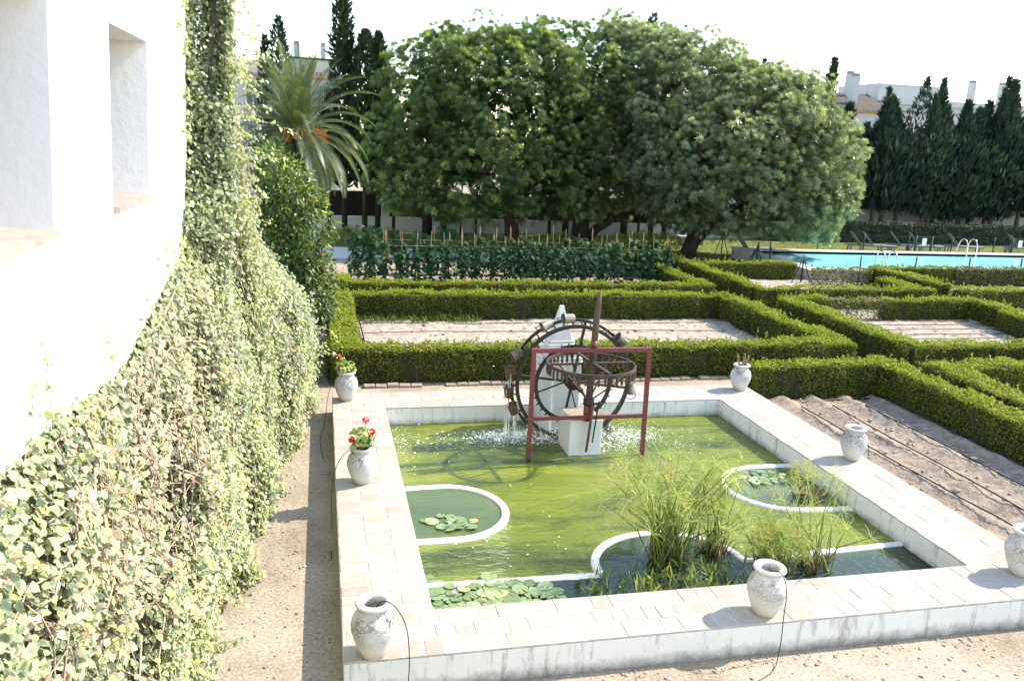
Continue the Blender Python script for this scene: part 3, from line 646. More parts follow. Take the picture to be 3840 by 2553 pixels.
# ------------------------------------------------------------------ trees
def trunk_ob(paths, mat, parent, n=8, off=(0, 0, 0)):
    b = MB()
    for pts, rad in paths: b.tube(pts, rad, n, noise=.10)
    return b.ob("trunk", mat, parent, loc=(-off[0], -off[1], -off[2]))
def tuft_proto():
    vs, fs = [], []
    for k in range(20):
        a = k*2.39996; el = .1+1.15*(k/20); d = Vector((math.cos(a)*math.cos(el), math.sin(a)*math.cos(el), math.sin(el)))
        s_ = d.cross(Vector((0, 0, 1))).normalized(); L = .75+.3*random.random(); w = .095; b = len(vs); m = d*.55*L+Vector((0, 0, .07))
        vs += [d*.12, m+s_*w, d*L, m-s_*w]; fs.append((b, b+1, b+2, b+3))
    return np.array([tuple(v) for v in vs]), np.array(fs)
TUV, TUF = tuft_proto()
def crown(ell, clumps, per, tuft=.23, seed=1, zmin=1.2, cut=.82, rc=(.45, 1.0), tbase=.34):
    g = np.random.default_rng(seed); C, Rr = np.array([e[0] for e in ell], float), np.array([e[1] for e in ell], float)
    def depth(p): return np.min(np.linalg.norm((p[:, None]-C[None])/Rr[None], axis=2), axis=1)
    vol = (Rr[:, 0]*Rr[:, 2]); w = vol/vol.sum(); cs, ns, rs = [], [], []
    while len(cs) < clumps:
        i = g.choice(len(ell), p=w); d = unit(g.normal(size=(1, 3)))[0]
        if d[1] > .75 and g.random() < .6: continue
        p = C[i]+d*Rr[i]*g.uniform(.86, 1.0)
        if p[2] < zmin+.3*g.random(): continue
        if depth(p[None])[0] < cut: continue
        p = p*1.0+g.normal(0, .21, 3); cs.append(p); ns.append(unit((d/Rr[i])[None])[0]); rs.append(g.uniform(*rc))
    cs, ns, rs = np.array(cs), np.array(ns), np.array(rs)
    idx = np.repeat(np.arange(clumps), per); d = unit(g.normal(size=(len(idx), 3))+ns[idx]*.9)
    P = cs[idx]+d*(rs[idx]*g.uniform(.45, 1.0, len(idx))**.5)[:, None]*np.array([1, 1, .85])
    N = d*.7+np.array([0, 0, .75])+g.normal(0, .3, (len(idx), 3))
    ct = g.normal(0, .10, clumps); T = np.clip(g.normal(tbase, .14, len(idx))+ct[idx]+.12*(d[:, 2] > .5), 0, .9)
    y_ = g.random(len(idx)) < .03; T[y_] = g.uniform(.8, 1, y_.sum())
    k = P[:, 2] > zmin-.3; P, N, T = P[k], N[k], T[k]
    m = int(clumps*per*.10); i = g.choice(len(ell), m, p=w); dd = unit(g.normal(size=(m, 3)))*(g.random((m, 1))**.4)*.84
    Q = C[i]+dd*Rr[i]; Q = Q[Q[:, 2] > zmin]
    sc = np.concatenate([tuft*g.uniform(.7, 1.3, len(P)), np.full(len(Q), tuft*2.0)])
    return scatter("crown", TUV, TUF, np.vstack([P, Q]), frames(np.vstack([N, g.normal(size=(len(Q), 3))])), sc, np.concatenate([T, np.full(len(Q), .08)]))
def carob(label, base, ell, limbs, mat, clumps, per, seed, zmin, **kw):
    t = thing("carob_tree", label, "tree", base, 0, "broad evergreen trees behind the bean rows")
    trunk_ob(limbs, M['bark'], t, 9, base)
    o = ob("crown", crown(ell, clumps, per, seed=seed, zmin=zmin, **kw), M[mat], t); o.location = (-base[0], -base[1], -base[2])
carob("wide dark green carob tree with a domed crown nearest the palm", (8.7, 37.4, 0),
      [((7.5, 37.4, 5.2), (4.5, 3.9, 4.2)), ((5.6, 37.4, 6.9), (2.5, 2.6, 2.2)), ((9.2, 37.2, 7.3), (2.7, 2.8, 2.2)), ((4.0, 37, 4.2), (1.7, 2, 2.2)), ((10.9, 37, 4.8), (2.0, 2.6, 3.0)), ((11.3, 37.4, 7.1), (1.9, 2.5, 2.5))],
      [([(8.6, 37.4, -.1), (8.62, 37.4, .8), (8.5, 37.4, 1.8), (8.2, 37.4, 3.2)], [.42, .34, .3, .2]), ([(8.5, 37.4, 1.7), (7.2, 37.2, 3.2), (6, 37, 5)], [.22, .16, .1]), ([(8.5, 37.4, 1.6), (9.6, 37.2, 3.2), (10.2, 37, 5)], [.2, .15, .1])], 'carob', 430, 18, 31, 1.5)
carob("grey green carob tree in the middle with a low leaning limb", (12.3, 38.3, 0),
      [((13.8, 39.0, 6.3), (2.7, 3.2, 3.8)), ((12.6, 38.6, 4.6), (2.2, 2.6, 2.9)), ((15.0, 38.4, 7.2), (2.2, 2.6, 2.9))],
      [([(12.3, 38.3, -.1), (12.25, 38.3, .8), (12.3, 38.3, 1.8), (12.8, 38.3, 3.4)], [.5, .42, .36, .22]), ([(12.5, 38.2, .3), (13.0, 38.1, .95), (13.9, 38.0, 1.5), (15.2, 37.9, 1.75), (16.2, 37.8, 2.3)], [.26, .24, .2, .17, .1])], 'carob_grey', 280, 20, 32, 1.55)
carob("large grey green carob tree leaning out over the swimming pool", (16.9, 35.6, 0),
      [((18.0, 34.8, 4.8), (4.4, 3.9, 3.7)), ((15.8, 35.2, 6.8), (2.5, 2.8, 2.9)), ((20.6, 34.0, 3.9), (2.4, 2.8, 2.7)), ((20.0, 34.4, 5.9), (2.2, 2.8, 2.0)), ((16.6, 34.6, 4.6), (2.9, 2.6, 2.8)), ((21.1, 33.8, 2.9), (1.5, 2.2, 1.7))],
      [([(16.75, 35.6, -.15), (16.8, 35.6, .3), (16.95, 35.6, .9), (17.2, 35.6, 1.7), (17.1, 35.4, 3.2)], [.52, .36, .33, .28, .16]), ([(17.0, 35.6, .75), (17.6, 35.5, 1.35), (18.5, 35.3, 1.9), (19.6, 35, 3.0)], [.26, .24, .2, .12])], 'carob_grey', 520, 18, 33, 1.3)
SPV = np.array([(-.11, 0, 0), (.11, 0, 0), (.13, .5, .05), (0, 1, .0), (-.13, .5, .05)]); SPF = np.array([(0, 1, 2), (0, 2, 4), (4, 2, 3)])
def cypress_mesh(h, r, seed, z0=.8, spire=False, n=2600, lean=0., forks=1, ragged=.1, belly=.35, tr=.6, spray=.5):
    g = np.random.default_rng(seed); t = g.random(n)**.75; a = g.uniform(0, 2*PI, n); Ps, Ns = [], []
    fk = g.integers(0, forks, n); fo = g.uniform(-1, 1, (forks, 2))*r*.45*(forks > 1); fh = 1-g.uniform(0, .14, forks); fh[0] = 1
    z = z0+(h*fh[fk]-z0)*t
    prof = np.where(t < belly, .55+.45*(t/belly), np.maximum(0, (1-(t-belly)/(1-belly)))**.62)
    if spire: prof = np.where(t < .58, .62+.38*np.sin(t*4.2), np.where(t < .74, .97-(t-.58)*4.4, np.maximum(0, .27*(1-t)/.26)))
    lum = 1+ragged*np.sin(a*3+z*2.3+seed)+ragged*np.sin(a*5-z*4.1)+ragged*.8*np.sin(z*7+a*2)
    rr = r*prof*lum*g.uniform(.8, 1.05, n)*np.where(forks > 1, .8, 1)
    x = rr*np.cos(a)+fo[fk, 0]*t+lean*t**2; y = rr*np.sin(a)+fo[fk, 1]*t
    out = np.stack([np.cos(a), np.sin(a), np.zeros(n)], 1)
    yd = unit(np.array([0, 0, 1.])+out*g.uniform(.2, 1.0, (n, 1))+g.normal(0, .25, (n, 3)))
    Z = unit(out+g.normal(0, .5, (n, 3))); X = unit(np.cross(yd, Z)); Z = np.cross(X, yd)
    Rm = np.stack([X, yd, Z], 2); T = np.clip(g.normal(.45+g.uniform(-.15, .2)*spire, .2, n)+.2*(g.random(n) < .1), 0, 1)
    return scatter("crown", SPV, SPF, np.stack([x, y, z], 1), Rm, spray*g.uniform(.5, 1.2, n)*(1-.4*t), T)
def cypress(label, base, h, r, seed, mat='cypress', group=None, z0=.8, tr=.12, **k):
    t = thing("cypress_tree", label, "tree", base, 0, group)
    MB().tube([(0, 0, -.1), (0.02, 0, z0+.5), (k.get('lean', 0)*.5, 0, h*.75)], [tr*1.25, tr, tr*.3], 7, noise=.08).ob("trunk", M['bark_pale'] if mat == 'cypress_blue' else M['bark'], t)
    ob("crown", cypress_mesh(h, r, seed, z0, **k), M[mat], t); return t
gL = "tall cypresses behind the palm"
cypress("tallest narrow cypress with a twin tip right of the palm", (1.12, 42.1, 0), 11.5, .78, 41, group=gL, z0=2.2, forks=2, n=3600)
cypress("shorter round topped cypress right of the tallest cypress", (2.1, 41.9, 0), 9.55, .78, 42, group=gL, z0=2.2, n=3400, belly=.6)
cypress("ragged cypress with a brownish edge beside the left carob", (2.75, 42.1, 0), 9.55, .5, 43, group=gL, z0=2.0, n=2600, belly=.5)
cypress("distant pointed cypress above the palm crown", (-2.25, 50.5, 0), 10.9, .9, 44, group=gL, z0=2, n=1800)
cypress("thin distant cypress tip at the left of the palm", (-3.0, 50.6, 0), 9.9, .55, 45, group=gL, z0=2, n=1200)
for i, (x, y, h, r) in enumerate([(17.6, 44.6, 11.9, 1.0), (21.9, 44.3, 10.0, .65), (24.0, 44.2, 9.9, .7), (28.1, 44, 10.2, .55)]):
    cypress(["cypress tip showing above the middle of the carob trees", "thin cypress spike above the right carob crown", "cypress spike with a bent tip above the right carob", "leaning dark cypress at the right end of the carobs"][i], (x, y, 0), h, r, 50+i, group="cypresses behind the carob trees", z0=1.2, n=2200, forks=2 if i in (0, 2) else 1, lean=(0, .1, .2, .5)[i])
# slim cypress trunks planted along the back wall; their crowns merge behind the carobs
gW = "slim cypresses along the back wall"
for i, (x, r) in enumerate([(.38, .07), (3.56, .08), (5.25, .22), (6.13, .14), (7.02, .035), (7.8, .06), (9.9, .13), (11.76, .08), (12.66, .15), (15.96, .17), (16.79, .06), (17.49, .13), (18.3, .13)]):
    cypress("slim dark tree trunk, the %s from the left against the low back wall" % ORD[i], (x, 42.2, 0), 7.6 if x > 4 else 6.2, .75, 60+i, group=gW, z0=2.6, n=900, tr=r, spray=.7)
gR = "dark cypresses in the row beyond the swimming pool"
tips = [(31.9, 7.9, .8), (33.2, 6.9, 1.0), (34.5, 8.3, .85), (35.5, 8.5, 1.0), (36.9, 9.9, 1.7), (38.2, 8.9, .8), (38.9, 9.9, .7), (39.7, 8.3, 1.1), (40.4, 8.5, .9), (41.4, 8.2, 1.3), (42.5, 8.7, 1.0), (43.0, 9.2, .9), (43.9, 10.0, .9), (44.3, 10.3, .9), (45.6, 8.3, 1.3), (46.9, 8.0, 1.3), (48.4, 8.8, 1.3), (50.2, 8.4, 1.3)]
for i, (x, h, r) in enumerate(tips):
    cypress("%s dark cypress from the left in the row beyond the swimming pool" % ORD[i], (x, 47.2+.5*math.sin(i*2.1), 0), h*1.0, r*1.75, 80+i, 'cypress_blue', gR, z0=1.0+.7*random.random(), tr=.13, spire=True, n=3000, ragged=.17, belly=.3, lean=random.uniform(-.4, .4), forks=1+(i % 3 == 1), spray=random.uniform(.45, .75))
# low dark shrubs and a clipped hedge, shade put into its dark leaf colour, in front of the right cypress row
hedge("long dark hedge with shade painted into its leaves at the foot of the cypress row", [(24.5, 42.6, 58, 43.4)], 1.15, .12, 1.2, 'cypress_blue', seed=25)

# citrus tree beside the ivy
CIV = np.array([(0, 0, 0), (.22, .42, .06), (0, 1, -.05), (-.22, .42, .06), (0, .42, -.02)]); CIF = np.array([(0, 1, 4), (1, 2, 4), (2, 3, 4), (3, 0, 4)])
def leafy(ell, n, size, seed, zmin=.1, tb=.45, droop=.5, name="crown", shell=.35):
    g = np.random.default_rng(seed); C, Rr = np.array([e[0] for e in ell], float), np.array([e[1] for e in ell], float)
    w = Rr[:, 0]*Rr[:, 2]; i = g.choice(len(ell), n, p=w/w.sum()); d = unit(g.normal(size=(n, 3)))
    lump = 1+.12*np.sin(d[:, 0]*7+i)*np.sin(d[:, 2]*8)+.08*np.sin(d[:, 1]*15+d[:, 2]*13)
    P = C[i]+d*Rr[i]*(lump*(1-shell*g.random(n)**1.6))[:, None]; k = P[:, 2] > zmin; P, d = P[k], d[k]; n = len(P)
    yd = unit(d*.7+np.array([0, 0, -droop])+g.normal(0, .5, (n, 3))); Z = unit(d+np.array([.2, 0, .6])+g.normal(0, .4, (n, 3))); X = unit(np.cross(yd, Z)); Z = np.cross(X, yd)
    T = np.clip(g.normal(tb, .2, n)+.2*(d[:, 2] > .4), 0, 1)
    return scatter(name, CIV, CIF, P, np.stack([X, yd, Z], 2), size*g.uniform(.7, 1.25, n), T)
cit = thing("orange_tree", "glossy green orange tree between the ivy and the bean rows", "tree", (-.65, 19.2, 0))
trunk_ob([([(0, 0, 0), (.03, 0, .8), (-.1, .1, 2.2), (0, 0, 3.6)], [.1, .08, .06, .02]), ([(0, 0, .9), (.4, -.1, 1.8), (.6, 0, 2.6)], [.05, .03, .01]), ([(0, 0, .8), (-.4, .1, 1.8), (-.5, .1, 2.8)], [.05, .03, .01])], M['bark_pale'], cit)
ob("crown", leafy([((-.1, 0, 3.35), (.72, .8, .95)), ((.2, -.1, 2.6), (.75, .8, 1.2)), ((.3, -.2, 1.5), (.62, .7, 1.0)), ((-.4, 0, 2.2), (.7, .8, 1.3)), ((.5, -.25, 1.15), (.45, .6, .7)), ((-.42, .0, 3.9), (.38, .5, .75))], 10500, .13, 5, .25), M['citrus'], cit)
fr = MB()
for k in range(9):
    a = random.uniform(-2.6, -.3); fr.lathe([(.0, -.04), (.028, -.028), (.04, 0), (.028, .028), (0, .04)], 8, (.1+.72*math.cos(a), .75*math.sin(a), random.uniform(1.2, 3.6)))
fr.ob("fruit", M['fruit'], cit, kind='stuff')

# date palm
def palm(label, base, hz, nfr, L, seed, mat, group=None, trunk_r=.28, up=1.3, fruit=True, elmin=-.5, hw=.5):
    g = random.Random(seed); t = thing("palm_tree", label, "palm", base, 0, group)
    b = MB(); pts = [(0, 0, hz*i/14) for i in range(15)]; b.tube(pts, [trunk_r*(1.15 if i % 2 else .95) for i in range(15)], 10, noise=.06); b.ob("trunk", M['bark'], t)
    for k in range(nfr):
        a = k*2.39996+g.uniform(-.2, .2); e = elmin+(up-elmin)*((k+.5)/nfr)**.8; LL = L*g.uniform(.85, 1.1)*(1 if e > -.2 else .85)
        d = Vector((math.cos(a)*math.cos(e), math.sin(a)*math.cos(e), math.sin(e))); p = Vector((0, 0, hz)); rach = [p.copy()]; n = 26; V, F, T = [], [], []
        droop = .075*(1.15-e*.45)
        for i in range(n):
            d = (d+Vector((0, 0, -droop*(.4+1.1*i/n)))).normalized(); p = p+d*LL/n; rach.append(p.copy())
            if i < 3: continue
            f = i/n; wl = hw*math.sin(PI*min(1, .18+f*.8))**.7*LL/3.2; s_ = d.cross(Vector((0, 0, 1))).normalized(); upv = s_.cross(d).normalized()
            for sg in (-1, 1):
                for q in (0, .5):
                    o = p+d*LL/n*q; tipd = (s_*sg*.8+d*.75+upv*.28).normalized(); tip = o+tipd*wl+Vector((0, 0, -.10*wl)); m = o+tipd*wl*.45; w = d*.025*LL/3.2
                    bb = len(V); V += [o-w*.6, m-w, tip, m+w]; F.append((bb, bb+1, bb+2, bb+3)); T += [g.uniform(.2, .8)]*4
        me = npmesh("frond", np.array([tuple(v) for v in V]), np.array(F), np.array(T)); fo = ob("frond", me, M[mat], t)
        MB().tube(rach[::3], [.03*(1-.9*i/len(rach[::3])) for i in range(len(rach[::3]))], 4, .7).ob("rachis", M[mat], fo, True)
    if fruit:
        for k in range(7):
            a = g.uniform(-2.3, -.5); c = Vector((math.cos(a)*.35, math.sin(a)*.35, hz+.05)); b = MB()
            for q in range(34):
                dd = Vector((math.cos(a)*.8+g.uniform(-.5, .5), math.sin(a)*.8+g.uniform(-.5, .5), g.uniform(-.2, .5))); b.tube([c, c+dd*.38, c+dd*.62+Vector((0, 0, -.18))], [.016, .02, .035], 3)
            b.ob("date_bunch", M['fruit'], t)
    return t
palm("feathery date palm with orange fruit stalks behind the orange tree", (-.78, 28.4, 0), 4.75, 78, 2.85, 3, 'palm', trunk_r=.3, up=1.45, elmin=-.75)
palm("small pale fan topped palm between the cypresses and the left carob", (3.45, 46.2, 0), 8.5, 30, 1.5, 9, 'palm', trunk_r=.2, fruit=False, up=1.3, elmin=-1.2, hw=.7)

# ------------------------------------------------------------------ back wall with brushwood panels and pillars
bw = thing("garden_wall", "low white back wall with pillars and dark brushwood panels", "wall", (9, 43.5, 0))
soften(MB().box((0, .1, .33), (34, .2, .78)).ob("plinth", M['farwall'], bw), .02)
xs_ = [-9.4, -5.74, -2.05, 1.7, 5.4, 9.1, 12.8]
for x in xs_:
    b = MB().box((x, .1, 1.40), (.40, .30, 1.36)); b.box((x, .1, 2.12), (.5, .4, .08)); soften(b.ob("pillar", M['farwall'], bw), .015)
for i in range(len(xs_)-1):
    a, c = xs_[i]+.21, xs_[i+1]-.21; p = MB().box(((a+c)/2, .12, 1.37), (c-a, .04, 1.28)).ob("brushwood_panel", M['brush'], bw); b = MB()
    for k in range(90):
        x = random.uniform(a, c); b.tube([(x, .09, .74), (x+random.uniform(-.05, .05), .085, 2.0+random.uniform(-.1, .12))], .009, 4)
    b.ob("twigs", M['stem'] if i % 2 else M['brush'], p, kind='stuff')
fwr = thing("white_boundary_wall", "white boundary wall glimpsed behind the right cypress trunks", "wall", (40, 49.4, 0))
MB().box((2, 0, 1.1), (44, .25, 2.2)).ob("wall_body", M['farwall'], fwr)
for k in range(9): MB().box((-16+k*4.6, -.03, 1.2), (.45, .36, 2.4)).ob("pillar", M['farwall'], fwr)

# ------------------------------------------------------------------ buildings beyond
def window(parent, c, w, h, mat='glass', trim=None, axis='x'):
    f = MB(); x, y, z = c; t = .07
    for (dx, dz, sx, sz) in ((-w/2, 0, t, h+t), (w/2, 0, t, h+t), (0, -h/2, w-t, t), (0, h/2, w-t, t), (0, 0, t*.7, h-t)): f.box((x+dx, y, z+dz), (sx, .08, sz))
    o = f.ob("window", M['ochre'] if trim else M['farwall'], parent); MB().box((x, y+.02, z), (w-t, .02, h-t)).ob("pane", M[mat], o); return o
bL = thing("apartment_building", "pale apartment block with dark windows glimpsed behind the palm", "building", (-3, 60, 0))
MB().box((0, 4, 4.2), (8, 8, 8.4)).ob("wall", M['farwall'], bL); MB().box((-.3, 4.2, 8.9), (5.6, 6, 1.0)).ob("attic", M['farwall'], bL)
MB().box((0, 3.8, 8.43), (8.5, 8.6, .12)).ob("cornice", M['ochre'], bL)
for k, x in enumerate((-3, -1.4, .3, 2.0, 3.2)):
    for z in (1.6, 4.4, 7.2): window(bL, (x, -.03, z), .9, 1.5)
bL2 = thing("roof_terrace", "white rooftop storey with chimneys behind the tallest cypress", "building", (-.3, 61.5, 0))
MB().box((0, 2, 4.9), (3.4, 3, 9.7)).ob("wall", M['farwall'], bL2); MB().box((0, 2, 9.78), (3.7, 3.3, .12)).ob("cornice", M['green'], bL2)
for x in (-.8, .2, 1.1): window(bL2, (x, .47, 8.3), .5, 1.3)
for (x, z) in ((.52, 10.6), (-1.3, 10.8)):
    b = MB().box((x, 1.4, 10.0), (.34, .34, 1.3)); b.box((x, 1.4, 10.72), (.42, .42, .06)); b.ob("chimney", M['farwall'], bL2); MB().box((x, 1.4, 10.85), (.3, .3, .2)).ob("chimney_cap", M['grey'], bL2)
def antenna(label, p, h):
    b = MB(); b.tube([(0, 0, 0), (0, 0, h)], .03, 5); b.bar((-.35, 0, h-.12), (.35, 0, h-.06), .03); b.bar((-.3, -.3, h-.3), (-.3, .3, h-.3), .02)
    for k in range(5): b.bar((-.3+k*.14, -.22, h-.11+.012*k), (-.3+k*.14, .22, h-.11+.012*k), .02)
    o = b.ob("antenna", M['steel'], None); o.location = p; tag(o, label, "antenna")
antenna("thin television antenna above the roof between palm and cypress", (-.75, 62.5, 9.84), 2.75)
bR = thing("tiled_house", "white house with a dark tiled roof and ochre eaves beyond the cypresses", "house", (43.5, 62, 0))
MB().box((-.2, 4, 4.25), (6.6, 8, 8.5)).ob("wall", M['farwall'], bR)
MB().box((-.2, -.05, 8.52), (7.0, .5, .12)).ob("eaves", M['ochre'], bR)
def tiled_roof(parent, x0, x1, y0, z0, y1, z1):
    n = int((x1-x0)/.22); V, F = [], []
    for i in range(n+1):
        for j in range(8):
            f = j/7; zz = z0+(z1-z0)*f+(.05 if i % 2 else -.05)+.02*(j % 2); V.append((x0+(x1-x0)*i/n, y0+(y1-y0)*f, zz))
    for i in range(n):
        for j in range(7): F.append((i*8+j, (i+1)*8+j, (i+1)*8+j+1, i*8+j+1))
    return ob("roof", npmesh("roof", np.array(V), np.array(F)), M['rooftile'], parent)
tiled_roof(bR, -3.7, 3.4, -.45, 8.62, 4.5, 10.25)
for (x, z) in ((-1.4, 7.6), (1.9, 7.4), (2.9, 7.2)): window(bR, (x, -.04, z), .95, 1.0, trim=1)
for (x, y, z0, z1, w) in ((-.35, 1.2, 9.2, 11.35, .55), (.72, 3.6, 9.6, 11.75, .5), (-2.6, 3.5, 9.5, 10.9, .45)):
    b = MB().box((x, y, (z0+z1)/2), (w, w, z1-z0)); c = b.ob("chimney", M['farwall'], bR); MB().box((x, y, z1+.13), (w*.9, w*.9, .22)).ob("chimney_cap", M['grey'], c)
MB().box((-1.2, 6.5, 9.6), (5.2, .4, 1.9)).ob("parapet", M['farwall'], bR)
bW = thing("long_white_building", "long white building with a flat roof and chimneys at the right", "building", (56, 64, 0))
MB().box((0, 5, 4.9), (18, 9, 9.4)).ob("wall", M['farwall'], bW)
MB().box((0, .45, 9.72), (18.2, .3, .5)).ob("parapet", M['farwall'], bW); MB().box((0, .42, 8.9), (18.1, .3, .12)).ob("cornice", M['grey'], bW)
MB().box((-5.2, 5, 10.3), (6.6, 6, 1.9)).ob("roof_room", M['farwall'], bW)
for (x, y, h) in ((1.1, 2.2, 2.2), (4.3, 2.2, 2.2), (6.2, 4, 1.6)):
    c = MB().box((x, y, 9.6+h/2), (.5, .5, h)).ob("chimney", M['farwall'], bW); MB().box((x, y, 9.6+h+.12), (.44, .44, .24)).ob("chimney_cap", M['grey'], c)
for k in range(7):
    for z in (2.5, 6.9): window(bW, (-7.8+k*2.6, .42, z), 1.0, 1.5)
antenna("tall television antenna on the long white building", (53.6, 64.2, 9.9), 3.0)

# ------------------------------------------------------------------ swimming pool and its furniture
sp_ = thing("swimming_pool", "raised swimming pool with bright blue water and a pale stone rim", "pool", (30, 32, 0))
PX0, PX1, PY0, PY1, PZ = 18.8, 60, 28.75, 35.3, .48
b = ring_wall(PX0+.75-30, PX1-.75-30, PY0+.6-32, PY1-.7-32, PX0-30, PX1-30, PY0-32, PY1-32, -.1, PZ)
b.ob("rim", M['poolrim'], sp_)
b = ring_wall(PX0+.752-30, PX1-.752-30, PY0+.602-32, PY1-.702-32, PX0+.752-30, PX1-.752-30, PY0+.602-32, PY1-.702-32, -.9, PZ-.03); b.ob("tile_lining", M['pooltile'], sp_)
tag(poly("pool_water", [(PX0+.74, PY0+.59), (PX1-.74, PY0+.59), (PX1-.74, PY1-.69), (PX0+.74, PY1-.69)], PZ-.13, M['poolwater']), kind='structure')
def ladder(label, x, y, sgn):
    t = thing("pool_ladder", label, "pool ladder", (x, y, PZ), 0, "steel pool ladders")
    for dx in (0, .55):
        pts = [(dx, -.5*sgn, -.5)]+[(dx, -.5*sgn, 0), (dx, -.48*sgn, .45), (dx, -.36*sgn, .68), (dx, -.18*sgn, .74), (dx, 0, .66), (dx, .14*sgn, .4), (dx, .22*sgn, 0)]
        MB().tube(pts, .028, 8).ob("handrail", M['steel'], t)
    for z in (-.15, -.4): MB().box((.275, -.5*sgn, z), (.55, .09, .03)).ob("step", M['steel'], t)
ladder("steel pool ladder on the far rim of the swimming pool", 30.9, PY1-.5, 1)
ladder("pale steel ladder on the near rim of the swimming pool", 22.3, PY0+.35, -1)
def lounger():
    t = thing("sun_lounger", "x", "sun lounger", (0, 0, 0), 0, "grey slatted loungers on the pool lawn")
    for sg in (-1, 1): MB().bar((-.95, .3*sg, .33), (.95, .3*sg, .33), .05).ob("rail", M['grey'], t)
    for (x, y) in ((-.8, .28), (.8, .28), (-.8, -.28), (.8, -.28)): MB().bar((x, y, 0), (x*.97, y, .33), .06).ob("leg", M['grey'], t)
    sl = MB().box((0, 0, 0), (.085, .62, .025)).mesh("slat")
    for k in range(12): ob("slat", sl, M['grey'], t, (-.18+k*.1, 0, .37))
    bk = MB(); bk.bar((-.25, .28, .36), (-.78, .28, 1.0), .04); bk.bar((-.25, -.28, .36), (-.78, -.28, 1.0), .04); bb = bk.ob("backrest", M['grey'], t)
    for k in range(8):
        f = (k+.5)/8; ob("slat", sl, M['grey'], bb, (-.27-.53*f, 0, .38+.64*f), (0, R_(50), 0))
    return t
l0 = lounger()
L_ = [(20.4, 36.4, R_(-4), "grey slatted lounger with raised back under the carob tree"), (28.3, 38.6, R_(-20), "lounger half hidden by the right edge of the carob crown"), (29.0, 38.5, R_(-24), "lounger just right of the carob crown beyond the pool"), (31.0, 38.9, R_(-28), "left one of the lounger pair facing the pool beyond the fence"), (32.1, 38.8, R_(-28), "right one of the lounger pair facing the pool beyond the fence"), (34.6, 38.8, R_(-24), "lounger between the white sign and the far pool ladder"), (38.6, 38.8, R_(-24), "lounger left of the far right white sign"), (41.0, 38.9, R_(-24), "lounger at the right end of the pool lawn")]
for i, (x, y, rz, lab) in enumerate(L_):
    o = l0 if i == 0 else copy_tree(l0); o.location = (x, y, .01); o.rotation_euler.z = rz; o['label'] = lab
# green wire fence round the pool
def fence(label, pts, h, braces=(), every=2.55):
    t = thing("wire_fence", label, "fence", (pts[0][0], pts[0][1], 0), 0, "green wire fences round the swimming pool"); o0 = Vector((pts[0][0], pts[0][1], 0)); wires = MB()
    for (a, c) in zip(pts[:-1], pts[1:]):
        A, B_ = Vector((*a, 0)), Vector((*c, 0)); n = max(1, round((B_-A).length/every))
        for i in range(n+1):
            p = A+(B_-A)*i/n-o0; MB().tube([p, p+Vector((0, 0, h))], .03, 6).ob("post", M['green'], t)
        d = (B_-A).normalized(); L = (B_-A).length
        for z in (.06, h*.5, h-.03): wires.bar(A-o0+Vector((0, 0, z)), B_-o0+Vector((0, 0, z)), .008)
        k = int(L/.22)
        for i in range(k):
            q = A-o0+d*L*i/k
            for sg in (1, -1):
                e = q+d*sg*h*.8+Vector((0, 0, h-.05))
                wires.bar(q+Vector((0, 0, .06)), e, .0022)
    wires.ob("wire_mesh", M['green'], t, kind='stuff')
    for (x, y, dx, dy) in braces:
        for s_ in (-1, 1): MB().tube([Vector((x+dx*s_, y+dy*s_, 0))-o0, Vector((x, y, h*.93))-o0], .022, 5).ob("brace", M['green'], t)
fence("green wire fence along the near side of the swimming pool", [(18.25, 28.45), (43.6, 28.45)], 1.12, [(18.25, 28.45, .45, .05)])
fence("green wire fence beyond the far side of the swimming pool", [(19.0, 36.7), (45.1, 36.7)], 1.1, [(19.0, 36.7, .4, .1)])
fence("short green wire fence between the carob trunk and the pool wall", [(18.25, 28.45), (18.5, 32.4)], 1.12, [(18.5, 32.4, .1, .7)], 3.9)
def gate(label, x, y, w=.95):
    t = thing("pool_gate", label, "gate", (x, y, 0), 0, "green pool gates with a notice")
    for dx in (0, w): MB().tube([(dx, 0, 0), (dx, 0, 1.12)], .05, 8).ob("post", M['green'], t)
    b = MB(); b.bar((.06, 0, 1.08), (w-.06, 0, 1.08), .04); b.bar((.06, 0, .15), (w-.06, 0, .15), .04)
    for k in range(7): b.bar((.1+k*(w-.2)/6, 0, .15), (.1+k*(w-.2)/6, 0, 1.08), .012)
    b.ob("gate_leaf", M['green'], t); MB().box((w*.5, -.035, .82), (.26, .015, .38)).ob("notice", M['sign'], t)
    for s_, dx in ((-1, 0), (1, w)): MB().tube([(dx+.5*s_, 0, 0), (dx, 0, .95)], .025, 5).ob("brace", M['green'], t)
gate("green pool gate with a white notice among the far loungers", 29.7, 36.5); gate("green pool gate with a white notice at the far right", 35.6, 36.5)
t = thing("pool_gate", "dark green open gate posts left of the pool wall", "gate", (18.55, 32.5, 0), 0, "green pool gates with a notice")
for (dx, dy) in ((0, 0), (.1, -.9)): MB().tube([(dx, dy, 0), (dx, dy, 1.0)], .05, 8).ob("post", M['green'], t)
MB().tube([(-.5, .1, 0), (0, 0, .9)], .025, 5).ob("brace", M['green'], t)
tb = thing("stone_bench", "small grey stone bench behind the carob trunk on the lawn", "bench", (19.0, 40.2, 0))
soften(MB().box((0, 0, .42), (1.5, .5, .1)).ob("seat", M['farwall'], tb), .02)
for x in (-.55, .55): MB().box((x, 0, .18), (.14, .42, .38)).ob("leg", M['grey'], tb)
